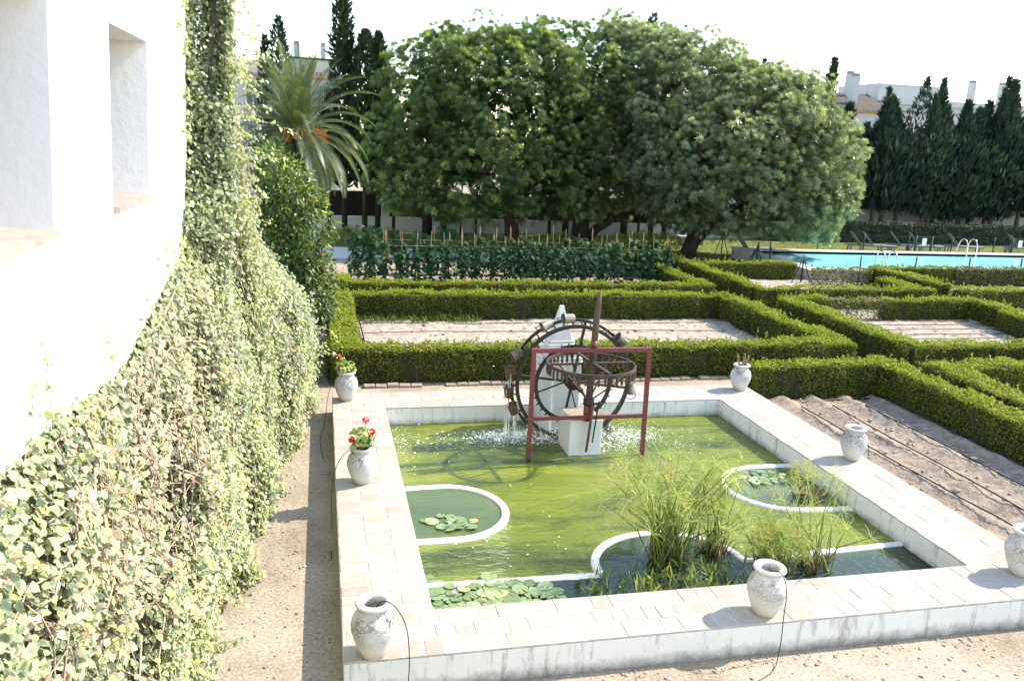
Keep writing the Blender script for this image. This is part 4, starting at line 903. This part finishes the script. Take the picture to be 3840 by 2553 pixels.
# lawn grass
def grass(label, x0, x1, y0, y1, n, h, seed, avoid=None):
    g = np.random.default_rng(seed); P = np.stack([g.uniform(x0, x1, n), g.uniform(y0, y1, n), np.zeros(n)], 1)
    if avoid: P = P[~((P[:, 0] > avoid[0]) & (P[:, 1] > avoid[1]) & (P[:, 1] < avoid[2]))]
    n = len(P); gv = np.array([(-.09, 0, 0), (.09, 0, 0), (.05, .03, .6), (.0, .12, 1)]); gf = np.array([(0, 1, 2), (0, 2, 3)])
    N = np.array([0, 0, 1.])+g.normal(0, .35, (n, 3)); o = ob("grass", scatter("grass", gv, gf, P, frames(N), h*g.uniform(.5, 1.3, n), g.random(n)), M['grass']); tag(o, label, "grass", kind='stuff')
grass("short yellow green lawn grass round the swimming pool", 14.3, 44, 31.7, 46, 36000, .09, 4, (18.7, 28, 35.4))
grass("sparse grass at the foot of the back wall", 0, 14, 37.2, 43, 9000, .10, 5)
# yellow green shrubs behind the beans
gY = "low yellow green shrubs behind the bean rows"
for i, (x, y, rx, h) in enumerate([(1.0, 37.8, .9, .55), (2.8, 38.0, 1.0, .5), (10.7, 37.0, 1.0, .6), (13.6, 36.9, 1.0, .6), (15.0, 37.4, 1.0, .75), (16.3, 37.6, .9, .65)]):
    s_ = thing("low_shrub", "%s yellow green low shrub from the left behind the bean rows" % ORD[i], "shrub", (x, y, 0), 0, gY)
    ob("foliage", leafy([((0, 0, .2), (rx, .6, h))], 1500, .12, 100+i, .02, .8, -.6, "foliage"), M['grass'], s_)
    b = MB()
    for k in range(5): b.tube([(0, 0, 0), (random.uniform(-.5, .5), random.uniform(-.3, .3), h*.8)], .012, 4)
    b.ob("stem", M['stem'], s_)
plane("pale_gravel_path", -.5, 13.4, 33.4, 36.8, .005, mat_noise("pale_gravel", [(.3, (.50, .44, .37)), (.7, (.62, .56, .49))], 5, .95, .3))

# ------------------------------------------------------------------ bean rows on canes
BEV = np.array([(0, 0, 0), (.38, -.05, .06), (.42, .4, .02), (0, 1, -.10), (-.42, .4, .02), (-.38, -.05, .06), (0, .35, -.03)]); BEF = np.array([(6, 0, 1), (6, 1, 2), (6, 2, 3), (6, 3, 4), (6, 4, 5), (6, 5, 0)])
bi = 0
for ri, (yr, rowname) in enumerate([(28.0, "front"), (29.4, "second")]):
    tr = thing("cane_trellis", "dry cane trellis of the %s bean row" % rowname, "trellis", (1.1, yr, 0), 0, "cane trellises for the climbing beans")
    x = 0.05; cx = []
    while x < 11.5:
        h = random.uniform(1.55, 1.9); lean = random.uniform(-.05, .05); yy = random.uniform(-.06, .06)
        MB().tube([(x, yy, 0), (x+lean, yy, h*.6), (x+lean*1.6, yy+.02, h)], [.012, .011, .008], 5).ob("cane", M['cane'], tr); cx.append(x)
        if random.random() < .4: MB().tube([(x+.08, yy+.25, 0), (x+.05+lean, yy+.1, h*.95)], [.012, .009], 5).ob("cane", M['cane'], tr)
        x += random.uniform(.42, .62)
    for z in (1.27,):
        for k in range(4): MB().tube([(k*2.9-.1, .03, z+random.uniform(-.02, .02)), (k*2.9+3.0, .035, z+random.uniform(-.02, .02))], .007, 5).ob("rail", M['cane'], tr)
    for k, x in enumerate(cx):
        g = np.random.default_rng(500+bi); bi += 1; n = int(g.uniform(110, 190)); hh = g.uniform(1.2, 1.5) if k > 1 else 1.75
        if ri == 0 and 2 < k < 6: hh *= .85
        pl = thing("bean_plant", "%s climbing bean plant from the left in the %s row" % ((ORD+["twenty-" + o for o in ORD[:9]])[k], rowname), "bean plant", (1.1+x, yr, 0), 0, "climbing bean plants on canes")
        z = g.random(n)**.9*hh; a = g.uniform(0, 2*PI, n); r = g.gamma(2, .085, n)*(1.0-.25*z/hh)
        P = np.stack([r*np.cos(a)*1.15, r*np.sin(a)-.05, z+.03], 1); N = np.stack([np.cos(a)*.5, np.sin(a)*.5-.25, np.full(n, .75)], 1)+g.normal(0, .35, (n, 3))
        ob("foliage", scatter("foliage", BEV, BEF, P, frames(N, .6, (0, -.4, -.8)), g.uniform(.09, .19, n), np.clip(g.normal(.4, .22, n), 0, 1)), M['bean'], pl)
        MB().tube([(0, 0, 0), (.03, .02, hh*.3), (-.02, -.02, hh*.65), (.01, .0, hh)], .008, 4).ob("vine", M['stem'], pl)
for i, (x, h) in enumerate([(1.9, 1.35), (2.9, 1.2), (3.9, 1.15), (5.0, 1.3)]):
    pl = thing("leafy_plant", "%s big leaved plant from the left rising behind the bean canes" % ORD[i], "plant", (x, 33.2, 0), 0, "big leaved plants behind the beans"); g = np.random.default_rng(700+i); n = 70
    a = g.uniform(0, 6.28, n); z = h*(.3+.7*g.random(n)); P = np.stack([.42*np.cos(a)*g.random(n), .42*np.sin(a)*g.random(n), z], 1)
    ob("foliage", scatter("foliage", BEV, BEF, P, frames(np.array([0, -.3, .8])+g.normal(0, .35, (n, 3)), .6, (0, -.6, -.4)), g.uniform(.18, .3, n), g.uniform(.2, .8, n)), M['bean'], pl); MB().tube([(0, 0, 0), (0, 0, h)], .02, 5).ob("stem", M['stem'], pl)

# ------------------------------------------------------------------ water wheel group
WC = Vector((4.06, 12.62, 1.04)); WR = 1.03
ww = thing("noria", "rusty black iron water wheel hung with small buckets", "water wheel", tuple(WC))
rim1 = MB().ring((0, .09, 0), WR, .045, .04, 72).ob("outer_rim", M['iron'], ww)
MB().ring((-.0, -.09, 0), WR*.93, .058, .04, 72).ob("inner_rim", M['iron'], ww)
rg = MB().tube([(0, 0, 0), (0, 0, 1)], .013, 5).mesh("rung")
for k in range(40):
    a = 2*PI*k/40+.04; A = Vector((math.cos(a)*WR, .09, math.sin(a)*WR)); B_ = Vector((math.cos(a+.015)*WR*.93, -.09, math.sin(a+.015)*WR*.93)); d = B_-A
    o = ob("rung", rg, M['iron'], ww); m4 = d.to_track_quat('Z', 'Y').to_matrix().to_4x4() @ Matrix.Diagonal((1, 1, d.length, 1)); m4.translation = A; o.matrix_local = m4
TH = R_(-7.5)
for k in range(4):
    a = TH+k*PI/2-(.03 if k % 2 else 0); MB().bar((0, -.03, 0), (math.cos(a)*WR*1.03, -.02, math.sin(a)*WR*1.03), .055, .03).ob("spoke", M['iron'], ww)
    MB().bar((math.cos(a)*.15, -.10, math.sin(a)*.15), (math.cos(a+.35)*.62, -.13, math.sin(a+.35)*.62), .022).ob("brace", M['iron'], ww)
MB().ring((-.02, -.14, .0), .635, .06, .04, 60).ob("cog_ring", M['iron'], ww)
cg = MB().box((0, 0, 0), (.03, .025, .06), taper=.4).mesh("cog")
for k in range(36):
    a = 2*PI*k/36; ob("cog", cg, M['iron'], ww, (-.02+math.cos(a)*.68, -.14, math.sin(a)*.68), (0, PI/2-a, 0))
MB().tube([(0, -.52, 0), (0, .42, 0)], .045, 10).ob("axle", M['iron'], ww); MB().tube([(0, -.12, 0), (0, .06, 0)], .13, 14).ob("hub", M['iron'], ww)
def bucket_mesh():
    b = MB(); b.lathe([(0, 0), (.066, 0), (.073, .0), (.086, .175), (.091, .18), (.091, .19), (.08, .19), (.076, .15), (.066, .02), (0, .02)], 18); return b.mesh("bucket")
bkm = bucket_mesh(); bkr = bkm.copy(); hm = MB().ring((0, 0, 0), .1, .01, .01, 12, a0=0, a1=PI).mesh("handle")
for i, (deg, rust) in enumerate([(117, 0), (97, 0), (41, 0), (154, 1), (171, 1), (188, 1), (204.5, 1), (-8, 0), (-50, 0), (236, 1)]):
    a = R_(deg); p = Vector((math.cos(a)*(WR+.05), .0, math.sin(a)*(WR+.05))); tang = a+PI/2  # open end leads along the rim
    bo = ob("bucket", bkr if rust else bkm, M['bucket_rust'] if rust else M['bucket'], ww)
    if deg in (97, 117): dirv = Vector((math.cos(a+PI/2), -.15, math.sin(a+PI/2)+.1))
    elif deg == 41: dirv = Vector((-.85, -.1, .6))
    elif deg == 154: dirv = Vector((-.85, -.2, -.45))
    elif 165 < deg < 210: dirv = Vector((-.12+.25*(deg > 200)*-1, -.1, 1))
    elif deg == -8: dirv = Vector((0, 0, -1))
    else: dirv = Vector((.6, -.2, -.6))
    m4 = dirv.normalized().to_track_quat('Z', 'Y').to_matrix().to_4x4(); m4.translation = p-dirv.normalized()*.1; bo.matrix_local = m4
    h_ = ob("handle", hm, M['iron'], bo, (0, 0, .19))
# white pier carrying the axle and shaft
pier = soften(MB().box((0, 0, -.08), (.54, .62, 1.44)).ob("white_pier", M['plaster2'], loc=(4.09, 12.1, 0)), .012)
tag(pier, "white square masonry pier standing in the green water", "pier")
cap_ = MB().box((0, 0, 0), (.51, .59, .012)).ob("rusty_cap", M['brick'], pier, loc=(0, 0, .647))
# red steel frame
fr_ = thing("steel_frame", "oxide red steel frame straddling the white pier", "frame", (4.07, 11.72, 0))
for x, n_ in ((-.93, 0), (.95, 1)): MB().bar((x+(0.03 if n_ else -.0), 0, -.5), (x, 0, 1.775), .062).ob("leg", M['redsteel'], fr_)
MB().bar((-.963, 0, 1.81), (.983, 0, 1.81), .064).ob("top_bar", M['redsteel'], fr_); MB().bar((-.9, 0, .715), (.92, 0, .715), .05).ob("cross_bar", M['redsteel'], fr_)
MB().tube([(.03, 0, 1.84), (.03, 0, 1.95)], .045, 10).ob("bearing", M['redsteel'], fr_)
# horizontal drive gear on its shaft
GC = Vector((4.1, 11.8, 0))
dg = thing("drive_gear", "rusty horizontal cog wheel on an upright shaft", "gear wheel", tuple(GC))
MB().ring((0, 0, 1.56),   .69, .03, .045, 64, 'z').ob("gear_rim", M['gear'], dg)
pg = MB().box((0, 0, 0), (.028, .028, .14)).mesh("peg")
for k in range(44):
    a = 2*PI*k/44; ob("peg", pg, M['gear'], dg, (.69*math.cos(a), .69*math.sin(a), 1.475), (0, 0, a))
for a in (.02, PI/2+.1):
    MB().bar((-.68*math.cos(a), -.68*math.sin(a), 1.575+.02*(a > 1)), (.68*math.cos(a), .68*math.sin(a), 1.575+.02*(a > 1)), .05, .03).ob("arm", M['gear'], dg)
for k in range(4):
    a = PI/4+k*PI/2; MB().bar((.03*math.cos(a), .03*math.sin(a), .98), (.66*math.cos(a), .66*math.sin(a), 1.53), .022).ob("brace", M['gear'], dg)
MB().bar((0, 0, .64), (0.01, 0, 1.56), .085).ob("shaft", M['gear'], dg); MB().tube([(.0, 0, .64), (0, 0, .93)], .075, 10).ob("socket", M['redsteel'], dg); MB().tube([(0, 0, .9), (0, 0, 1.0)], .09, 10).ob("collar", M['iron'], dg)
post = MB(); post.tube([(0.01, 0, 1.56), (.02, -.01, 1.9), (.03, -.02, 2.3), (.045, -.03, 2.55), (.05, -.03, 2.72)], [.05, .052, .055, .045, .022], 6, noise=.12); post.ob("wooden_post", M['wood'], dg)
plank = thing("hanging_plank", "narrow rusty plank with a rod hanging down the front of the pier", "plank", (4.08, 11.66, 0))
MB().bar((.05, 0, .95), (.0, .03, .15), .085, .03).ob("board", M['wood'], plank); MB().bar((.14, -.01, 1.0), (.09, .03, .3), .02).ob("rod", M['iron'], plank); MB().bar((-.06, 0, .96), (.2, 0, .95), .03).ob("hook_bar", M['iron'], plank)
# spire pillar behind the wheel
pil = thing("spire_pillar", "white masonry pillar with stepped cornice and small spire behind the wheel", "pillar", (4.0, 13.24, 0))
soften(MB().box((0, 0, .29), (.68, .5, 1.86)).ob("pillar_body", M['plaster2'], pil), .015)
b = MB(); z = 1.221
for (w, h) in ((.78, .05), (.70, .07), (.58, .09), (.62, .05), (.50, .08), (.44, .06)): b.box((0, 0, z+h/2), (w, w*.72, h-.001)); z += h
soften(b.ob("cornice", M['plaster2'], pil), .01); MB().box((0, 0, z+.29), (.34, .3, .58), taper=.2).ob("spire", M['plaster2'], pil)
MB().tube([(.02, -.249, .42), (.02, -.262, .42)], .025, 10).ob("drain_hole", M['hose'], pil)
# falling water and foam
fw = MB()
for (x, z0, z1, n) in ((2.98, .55, .05, 7), (2.96, .95, .75, 4), (3.0, 1.2, .9, 5), (3.12, .5, .05, 4), (4.28, 2.0, 1.75, 4), (3.75, 1.5, .1, 4), (3.7, 1.2, .1, 4)):
    for k in range(n):
        xx = x+random.uniform(-.04, .04); yy = 12.62+random.uniform(-.08, .08); pts = [(xx, yy, z0)]; q = z0
        while q > z1: q -= random.uniform(.05, .12); pts.append((xx+random.uniform(-.012, .012), yy, max(q, z1)))
        fw.tube(pts, [random.uniform(.001, .006) for _ in pts], 4)
tag(fw.ob("falling_water", M['foam']), "thin white streams of water falling from the wheel buckets", "water spray", kind='stuff')
g = np.random.default_rng(77)
def splash():
    P, Sz = [], []
    for (cx, cy, n, sx, sy, h) in ((3.05, 12.7, 2200, .38, .13, .05), (2.5, 12.55, 350, .5, .16, .02), (3.5, 12.45, 1300, .3, .10, .12), (5.0, 12.35, 1500, .30, .14, .12), (4.6, 12.1, 500, .3, .15, .03), (1.6, 12.5, 130, .4, .5, .003), (1.25, 12.7, 140, .08, .5, .003), (5.7, 12.2, 160, .5, .5, .005), (4.1, 12.6, 160, .9, .3, .6), (3.0, 10.6, 40, 1.6, 1.2, .001), (2.4, 8.9, 30, .5, .4, .001), (6.3, 12.2, 30, .4, .5, .001)):
        P.append(np.stack([g.normal(cx, sx, n), g.normal(cy, sy, n), WZ+.004+np.abs(g.normal(0, h, n))], 1)); Sz.append(g.gamma(1.4, .0034, n)+.0015)
    P = np.vstack(P); Sz = np.concatenate(Sz); k = (P[:, 0] > IX0+.03) & (P[:, 0] < IX1-.03) & (P[:, 1] > IY0) & (P[:, 1] < IY1-.04); P, Sz = P[k], np.minimum(Sz[k], .03); n = len(P)
    tag(ob("foam", scatter("foam", DV*np.array([1.3, .8, .5]), DF, P, frames(np.tile([0, 0, 1.], (n, 1))+g.normal(0, .15, (n, 3))), Sz, g.random(n), True), M['foam']), "white foam and droplets splashed round the water wheel", "foam", kind='stuff')
splash()

# ------------------------------------------------------------------ clay jars on the coping
PROF = [(0, 0), (.115, 0), (.125, .012), (.155, .08), (.195, .18), (.222, .28), (.225, .35), (.20, .43), (.155, .485), (.138, .51), (.142, .525), (.178, .545), (.186, .56), (.18, .578), (.15, .584), (.118, .575), (.105, .555), (.108, .52), (.13, .47), (.15, .40), (.13, .36), (0, .36)]
def jar(label, x, y, s_=1., rot=0., tilt=(0, 0), wide=1.):
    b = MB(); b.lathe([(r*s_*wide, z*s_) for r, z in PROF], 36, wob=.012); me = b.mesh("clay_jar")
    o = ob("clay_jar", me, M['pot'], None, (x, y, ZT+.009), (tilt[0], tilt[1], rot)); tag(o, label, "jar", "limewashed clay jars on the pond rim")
    MB().lathe([(0, .362*s_), (.128*s_, .362*s_)], 20).ob("soil", M['soil_dark'], o, loc=(0, 0, .0)) if s_ > .8 else None
    return o
jar("empty white jar on the near left corner of the pond rim", .43, 6.6, 0.917, .3)
jar("empty white jar with a wide mouth on the near rim", 4.36, 6.68, 0.890, 1.4)
jar("white jar cut by the right edge of the photo on the near right corner", 7.78, 6.98, 0.935, 2.2)
jar("empty white jar halfway along the right rim", 7.98, 10.45, 0.890, 2.9)
jar("white jar with dry yellow sprigs on the far right corner", 7.97, 14.05, 0.890, 3.7, wide=1.0)
jar("white jar planted with a red geranium halfway along the left rim", .5, 10.42, 0.872, 4.4, wide=1.02)
jar("white jar with a single red bloom on the far left corner", .4, 14.0, 0.890, 5.2)
GEV = np.array([(0, 0, .0), (.5, 0, .08), (.35, .35, .06), (0, .5, .08), (-.35, .35, .06), (-.5, 0, .08), (-.35, -.35, .06), (0, -.45, .03), (.35, -.35, .06)]); GEF = np.array([(0, i, i % 8+1) for i in range(1, 9)])
def geranium(label, x, y, n, blooms, seed, spread=.17, hgt=.28):
    g = np.random.default_rng(seed); t = thing("geranium", label, "flower", (x, y, ZT+.345), 0, "geraniums in the jars on the left rim")
    a = g.uniform(0, 6.28, n); r = spread*np.sqrt(g.random(n)); z = .19+hgt*g.random(n)*(1-.4*r/spread); P = np.stack([r*np.cos(a), r*np.sin(a), z], 1)
    ob("foliage", scatter("foliage", GEV, GEF, P, frames(np.stack([np.cos(a)*.4, np.sin(a)*.4-.2, np.full(n, .8)], 1)+g.normal(0, .3, (n, 3))), g.uniform(.05, .085, n), g.random(n)), M['geranium'], t)
    b = MB()
    for k in range(14): b.tube([(0, 0, 0), (.5*P[k, 0], .5*P[k, 1], .1), tuple(P[k])], .005, 4)
    b.ob("stem", M['stem'], t)
    for (dx, dy, dz) in blooms:
        m = 34; Q = np.array([dx, dy, dz])+unit(g.normal(size=(m, 3)))*.035; ob("bloom", scatter("bloom", GEV, GEF, Q, frames(g.normal(size=(m, 3))), np.full(m, .028), g.random(m)), M['red'], t); MB().tube([(dx*.3, dy*.3, .12), (dx, dy, dz)], .004, 4).ob("flower_stalk", M['geranium'], t, True)
geranium("bushy geranium with two red blooms in the left rim jar", .5, 10.42, 95, [(.13, -.05, .39), (.11, .02, .31), (.05, 0, .54), (-.14, -.1, .31)], 21)
geranium("small geranium with one red bloom in the far left jar", .4, 14.0, 75, [(-.12, 0, .46)], 22, .17, .24)
ds = thing("dry_sprig_plant", "thin dry yellow sprigs in the far right jar", "plant", (7.97, 14.05, ZT+.33)); b = MB()
for k in range(9):
    a = random.uniform(0, 6.28); pts = [(0, 0, 0), (.06*math.cos(a), .06*math.sin(a), .2), (.12*math.cos(a), .12*math.sin(a), random.uniform(.3, .42))]; b.tube(pts, .005, 4)
    for q in range(6): f = random.uniform(.5, 1); b.box((.12*f*math.cos(a)+random.uniform(-.02, .02), .12*f*math.sin(a), .38*f), (.022, .02, .02))
b.ob("sprig", M['cane'], ds)
# thin irrigation tubes hanging from jars
def tube_thing(label, pts, r=.005, cat="hose", name="irrigation_tube", group="thin irrigation tubes"):
    P = [Vector(p) for p in pts]; out = []
    for i in range(len(P)-1):
        p0, p1, p2, p3 = P[max(i-1, 0)], P[i], P[i+1], P[min(i+2, len(P)-1)]
        for k in range(5):
            t = k/5; out.append(.5*((2*p1)+(p2-p0)*t+(2*p0-5*p1+4*p2-p3)*t*t+(3*p1-p0-3*p2+p3)*t**3))
    out.append(P[-1]); tag(MB().tube(out, r, 5).ob(name, M['hose']), label, cat, group)
tube_thing("black tube curling from the near left jar over the rim", [(.45, 6.66, .78), (.50, 6.58, .89), (.60, 6.5, .88), (.70, 6.44, .70), (.73, 6.42, .4), (.72, 6.40, .1), (.71, 6.3, .006)])
tube_thing("black tube dropping from the wide mouthed jar to the ground", [(4.36, 6.7, .76), (4.38, 6.53, .895), (4.41, 6.43, .76), (4.42, 6.43, .45), (4.41, 6.41, .1), (4.2, 6.2, .008), (3.7, 6.0, .008)])
tube_thing("black tube trailing from the far left jar to the path", [(.36, 13.9, .76), (.24, 13.9, .87), (.1, 13.8, .55), (.02, 13.6, .05), (-.05, 13.0, .01), (0, 12.2, .01)])
tube_thing("black tube looping from the geranium jar down the left side", [(.44, 10.35, .74), (.32, 10.3, .86), (.17, 10.2, .7), (.1, 10.1, .4), (.1, 9.9, .01), (.08, 9.0, .01)])
tube_thing("black tube hanging behind the jar on the right rim", [(8.0, 10.5, .76), (8.13, 10.55, .88), (8.27, 10.5, .6), (8.29, 10.4, .2), (8.4, 10.2, .03)])
# drip hoses on the beds
gH = "black drip hoses on the beds"
for i, r in enumerate(RIDGE): tube_thing("%s black drip hose from the pond rim in the furrowed bed" % ORD[i], [(r+.05*math.sin(y*.7+r)+random.uniform(-.03, .03), y, .17+random.uniform(-.012, .012)) for y in np.arange(3, 14.1, .7)], .012, "hose", "drip_hose", gH)
tube_thing("thick black supply pipe at the foot of the pond side hedge", [(8.6, 13.95, .03), (9.3, 14.0, .06), (10.2, 14.13, .07), (11.0, 14.15, .07), (11.4, 14.05, .12)], .022, "pipe", "supply_pipe", None)
for i, y in enumerate((17.6, 18.95, 20.2, 21.2)): tube_thing("%s thin drip hose from the near side of the bare bed" % ORD[i], [(x, y+random.uniform(-.05, .05), .095+random.uniform(-.01, .015)) for x in np.arange(.95, 11.4, .9)], .011, "hose", "drip_hose", gH)
tube_thing("short black feeder pipe at the left end of the bare bed", [(1.0, 17.2, .1), (.98, 18.5, .1), (.97, 20, .1), (.95, 21.6, .1)], .018, "pipe", "supply_pipe", None)
for i, (y, x0, x1) in enumerate(((18.97, 15.6, 19.4), (19.5, 16.0, 19.6), (20.1, 15.6, 19.6), (20.7, 15.2, 19.7), (21.2, 14.8, 19.6))): tube_thing("%s grey drip line from the front in the right hand bed" % ORD[i], [(x, y+random.uniform(-.03, .03), .115) for x in np.linspace(x0, x1, 7)], .013, "hose", "drip_hose", gH)

# ------------------------------------------------------------------ pond plants
def lily(label, pts, seed, sz=(.08, .14), flowers=(), individual=True):
    g = random.Random(seed); t = thing("water_lily", label, "water lily", (pts[0][0], pts[0][1], WZ), 0, "water lilies in the pond"); o0 = Vector((pts[0][0], pts[0][1], WZ))
    ms = []
    for q in range(5):
        b = MB(); n = 16; vs = [(0, 0, .004)]; a0 = .22
        for i in range(n+1):
            a = a0+(2*PI-2*a0)*i/n; r = 1+.04*g.uniform(-1, 1); vs.append((r*math.cos(a), r*math.sin(a), .03+.05*g.uniform(-.5, 1)))
        b.add(vs, [(0, i, i+1) for i in range(1, n+1)], (.1, .35, .6, .85, 1)[q]); ms.append(b.mesh("pad", True))
    for i, (x, y) in enumerate(pts):
        s_ = g.uniform(*sz); o = ob("pad", ms[min(4, int(g.betavariate(1.6, 2)*5))], M['lily'], t, Vector((x, y, WZ+.018+.0012*(i % 22)))-o0, (g.uniform(-.05, .05), g.uniform(-.05, .05), g.uniform(0, 6.28))); o.scale = (s_, s_, s_)
    for (x, y) in flowers:
        n = 16; gg = np.random.default_rng(seed); d = unit(np.stack([np.cos(np.arange(n)*2.4), np.sin(np.arange(n)*2.4), .5+np.arange(n)/n], 1)); Z = unit(np.cross(np.cross(d, [0, 0, 1.]), d)); X = np.cross(d, Z)
        ob("bloom", scatter("bloom", CIV, CIF, np.tile([x-o0.x, y-o0.y, .05], (n, 1)), np.stack([X, d, Z], 2), np.full(n, .05), gg.random(n)), M['pinkflower'], t)
rr_ = random.Random(4)
def spread(n, x0, x1, y0, y1, dmin):
    out = []
    for _ in range(4000):
        p = (rr_.uniform(x0, x1), rr_.uniform(y0, y1))
        if all((p[0]-q[0])**2+(p[1]-q[1])**2 > dmin**2 for q in out): out.append(p)
        if len(out) >= n: break
    return out
lily("crowded water lily pads along the near left pond edge", [p for p in spread(125, 1.12, 2.55, 7.3, 8.3, .08) if p[1] < 8.3-.25*(p[0]-1.1) or rr_.random() < .12], 1, (.05, .105), [(1.38, 7.9)])
lily("few floating lily pads in the left half round basin", [(1.50, 9.88), (1.62, 9.83), (1.36, 9.72), (1.28, 9.76), (1.72, 9.72), (1.76, 9.62), (1.9, 9.66), (1.46, 9.55), (1.55, 9.5), (1.68, 9.53), (1.84, 9.5), (1.6, 9.7)], 2, (.06, .095), [(1.58, 9.53)])
lily("small pale lily pads in the right half round basin", [(6.55+.1*math.cos(k*2.4)*math.sqrt(k)*.8, 10.55+.07*math.sin(k*2.4)*math.sqrt(k)*.9) for k in range(22)], 3, (.045, .075))
def papyrus(label, base, n, H, spread_, seed, rays=38, rl=(.22, .34), group="papyrus clumps in the pond"):
    g = random.Random(seed); t = thing("papyrus", label, "papyrus", (base[0], base[1], WZ), 0, group); st = MB(); V, F, T = [], [], []
    for k in range(n):
        a = g.uniform(0, 6.28); s_ = spread_*math.sqrt(g.random()); h = H*g.uniform(.55, 1.05)*(1-.25*s_/spread_ if spread_ else 1); bx, by = .2*g.uniform(-1, 1), .17*g.uniform(-1, 1)
        tip = Vector((bx+s_*math.cos(a), by+s_*math.sin(a)*.75, h)); mid = Vector((bx+.35*s_*math.cos(a), by+.35*s_*math.sin(a)*.75, h*.55)); tt = g.uniform(0, .75)
        st.tube([(bx, by, -.1), mid, tip], [.011, .009, .005], 4, tt, False)
        ax = (tip-mid).normalized(); dead = g.random() < .10
        for q in range(rays):
            d = (ax*g.uniform(-.25, .9)+Vector((g.gauss(0, 1), g.gauss(0, 1), g.gauss(0, 1))).normalized()*.9).normalized(); L = g.uniform(*rl)
            sd_ = d.cross(Vector((g.gauss(0, 1), g.gauss(0, 1), g.gauss(0, 1)))).normalized()*.0022; m = tip+d*L*.55; e = tip+d*L+Vector((0, 0, -.35*L*(1-max(0, d.z)))); i = len(V)
            V += [tip-sd_, tip+sd_, m+sd_, m-sd_, e+sd_*.5, e-sd_*.5]; F += [(i, i+1, i+2, i+3), (i+3, i+2, i+4, i+5)]; T += [.97 if dead else g.uniform(.3, .85)]*6
    st.ob("stalks", M['reed'], t, True, kind='stuff'); ob("umbels", npmesh("umbels", np.array([tuple(v) for v in V]), np.array(F), np.array(T)), M['reed'], t, kind='stuff')
    # brown dead sheaths at the foot
    b = MB()
    for k in range(50):
        a = g.uniform(0, 6.28); r = g.uniform(.05, .26); b.tube([(r*.6*math.cos(a), r*.6*math.sin(a), -.05), (r*math.cos(a), r*math.sin(a), .16), (1.6*r*math.cos(a), 1.5*r*math.sin(a), g.uniform(.02, .3))], [.009, .007, .002], 3)
    b.ob("dead_sheaths", M['cane'], t, kind='stuff')
papyrus("tall spreading papyrus clump in the round front basin", (4.05, 8.35), 88, 1.5, .85, 1, 22, (.16, .28))
papyrus("papyrus clump leaning right beside the tall clump", (4.7, 8.45), 22, 1.1, .5, 2, 24, (.16, .26))
papyrus("bushy fine leaved papyrus left of the wide mouthed jar", (5.25, 8.0), 75, .6, .34, 3, 34, (.08, .14))
papyrus("thin upright papyrus stems right of the wide mouthed jar", (5.75, 7.95), 18, 1.15, .75, 4, 26, (.16, .28))
papyrus("sparse reed tuft in the right half round basin", (6.8, 9.75), 10, .65, .4, 5, 30, (.12, .2))
def reeds(label, x0, x1, y0, y1, n, h, seed):
    g = np.random.default_rng(seed); P = np.stack([g.uniform(x0, x1, n), g.uniform(y0, y1, n), np.full(n, WZ)], 1); P[:, :2] += .16*np.sin(P[:, :2][:, ::-1]*9); gv = np.array([(-.010, 0, 0), (.010, 0, 0), (.008, .1, .6), (0, .4, 1)]); gf = np.array([(0, 1, 2), (0, 2, 3)])
    tag(ob("reeds", scatter("reeds", gv, gf, P, frames(np.array([0, 0, 1.])+g.normal(0, .4, (n, 3))), h*g.uniform(.4, 1.3, n), g.random(n)**2*.6), M['reed']), label, "reeds", kind='stuff')
reeds("short rushes tangled along the front basin edge", 2.9, 4.9, 7.3, 8.2, 300, .2, 8)
# ground clutter
def scatter_blobs(name, label, cat, mat, boxes, size, seed, flatz=.5):
    g = np.random.default_rng(seed); P = np.vstack([np.stack([g.uniform(a, b_, n), g.uniform(c, d, n), np.full(n, z)], 1) for (a, b_, c, d, n, z) in boxes]); n = len(P)
    tag(ob(name, scatter(name, DV*np.array([1, .8, flatz]), DF, P, frames(np.tile([0, 0, 1.], (n, 1))+g.normal(0, .2, (n, 3))), g.gamma(2, size/2, n), g.random(n)), mat), label, cat, kind='stuff')
scatter_blobs("soil_clods", "loose clods and stones lying on the garden beds", "clods", M['soil'], [(8.4, 11.2, 4, 14.2, 1100, .07), (.8, 11.4, 16.8, 21.8, 700, .06), (14, 19.6, 16.4, 21.4, 250, .06)], .022, 31)
scatter_blobs("leaf_litter", "dark bits of leaf litter strewn along the path", "litter", M['brick'], [(-1.0, .1, 4, 16, 900, .004), (1, 8, 5.2, 6.4, 500, .004), (2, 8, 6.3, 6.48, 200, .004)], .012, 32, .25)
scatter_blobs("pale_gravel_bits", "small pale pebbles scattered over the path", "gravel", M['farwall'], [(-1.0, .1, 4, 16, 260, .003), (1, 8.5, 5, 6.4, 160, .003)], .007, 33, .5)
reeds_ = None
def weeds():
    g = np.random.default_rng(9); n = 900; P = np.stack([g.uniform(.8, 4.2, n), g.normal(21.7, .15, n), np.zeros(n)+.03], 1); gv = np.array([(-.04, 0, 0), (.04, 0, 0), (.02, .08, .6), (0, .3, 1)]); gf = np.array([(0, 1, 2), (0, 2, 3)])
    tag(ob("weeds", scatter("weeds", gv, gf, P, frames(np.array([0, 0, 1.])+g.normal(0, .35, (n, 3))), .2*g.uniform(.4, 1.3, n), g.random(n)), M['grass']), "green weeds at the back of the bare bed", "weeds", kind='stuff')
weeds()
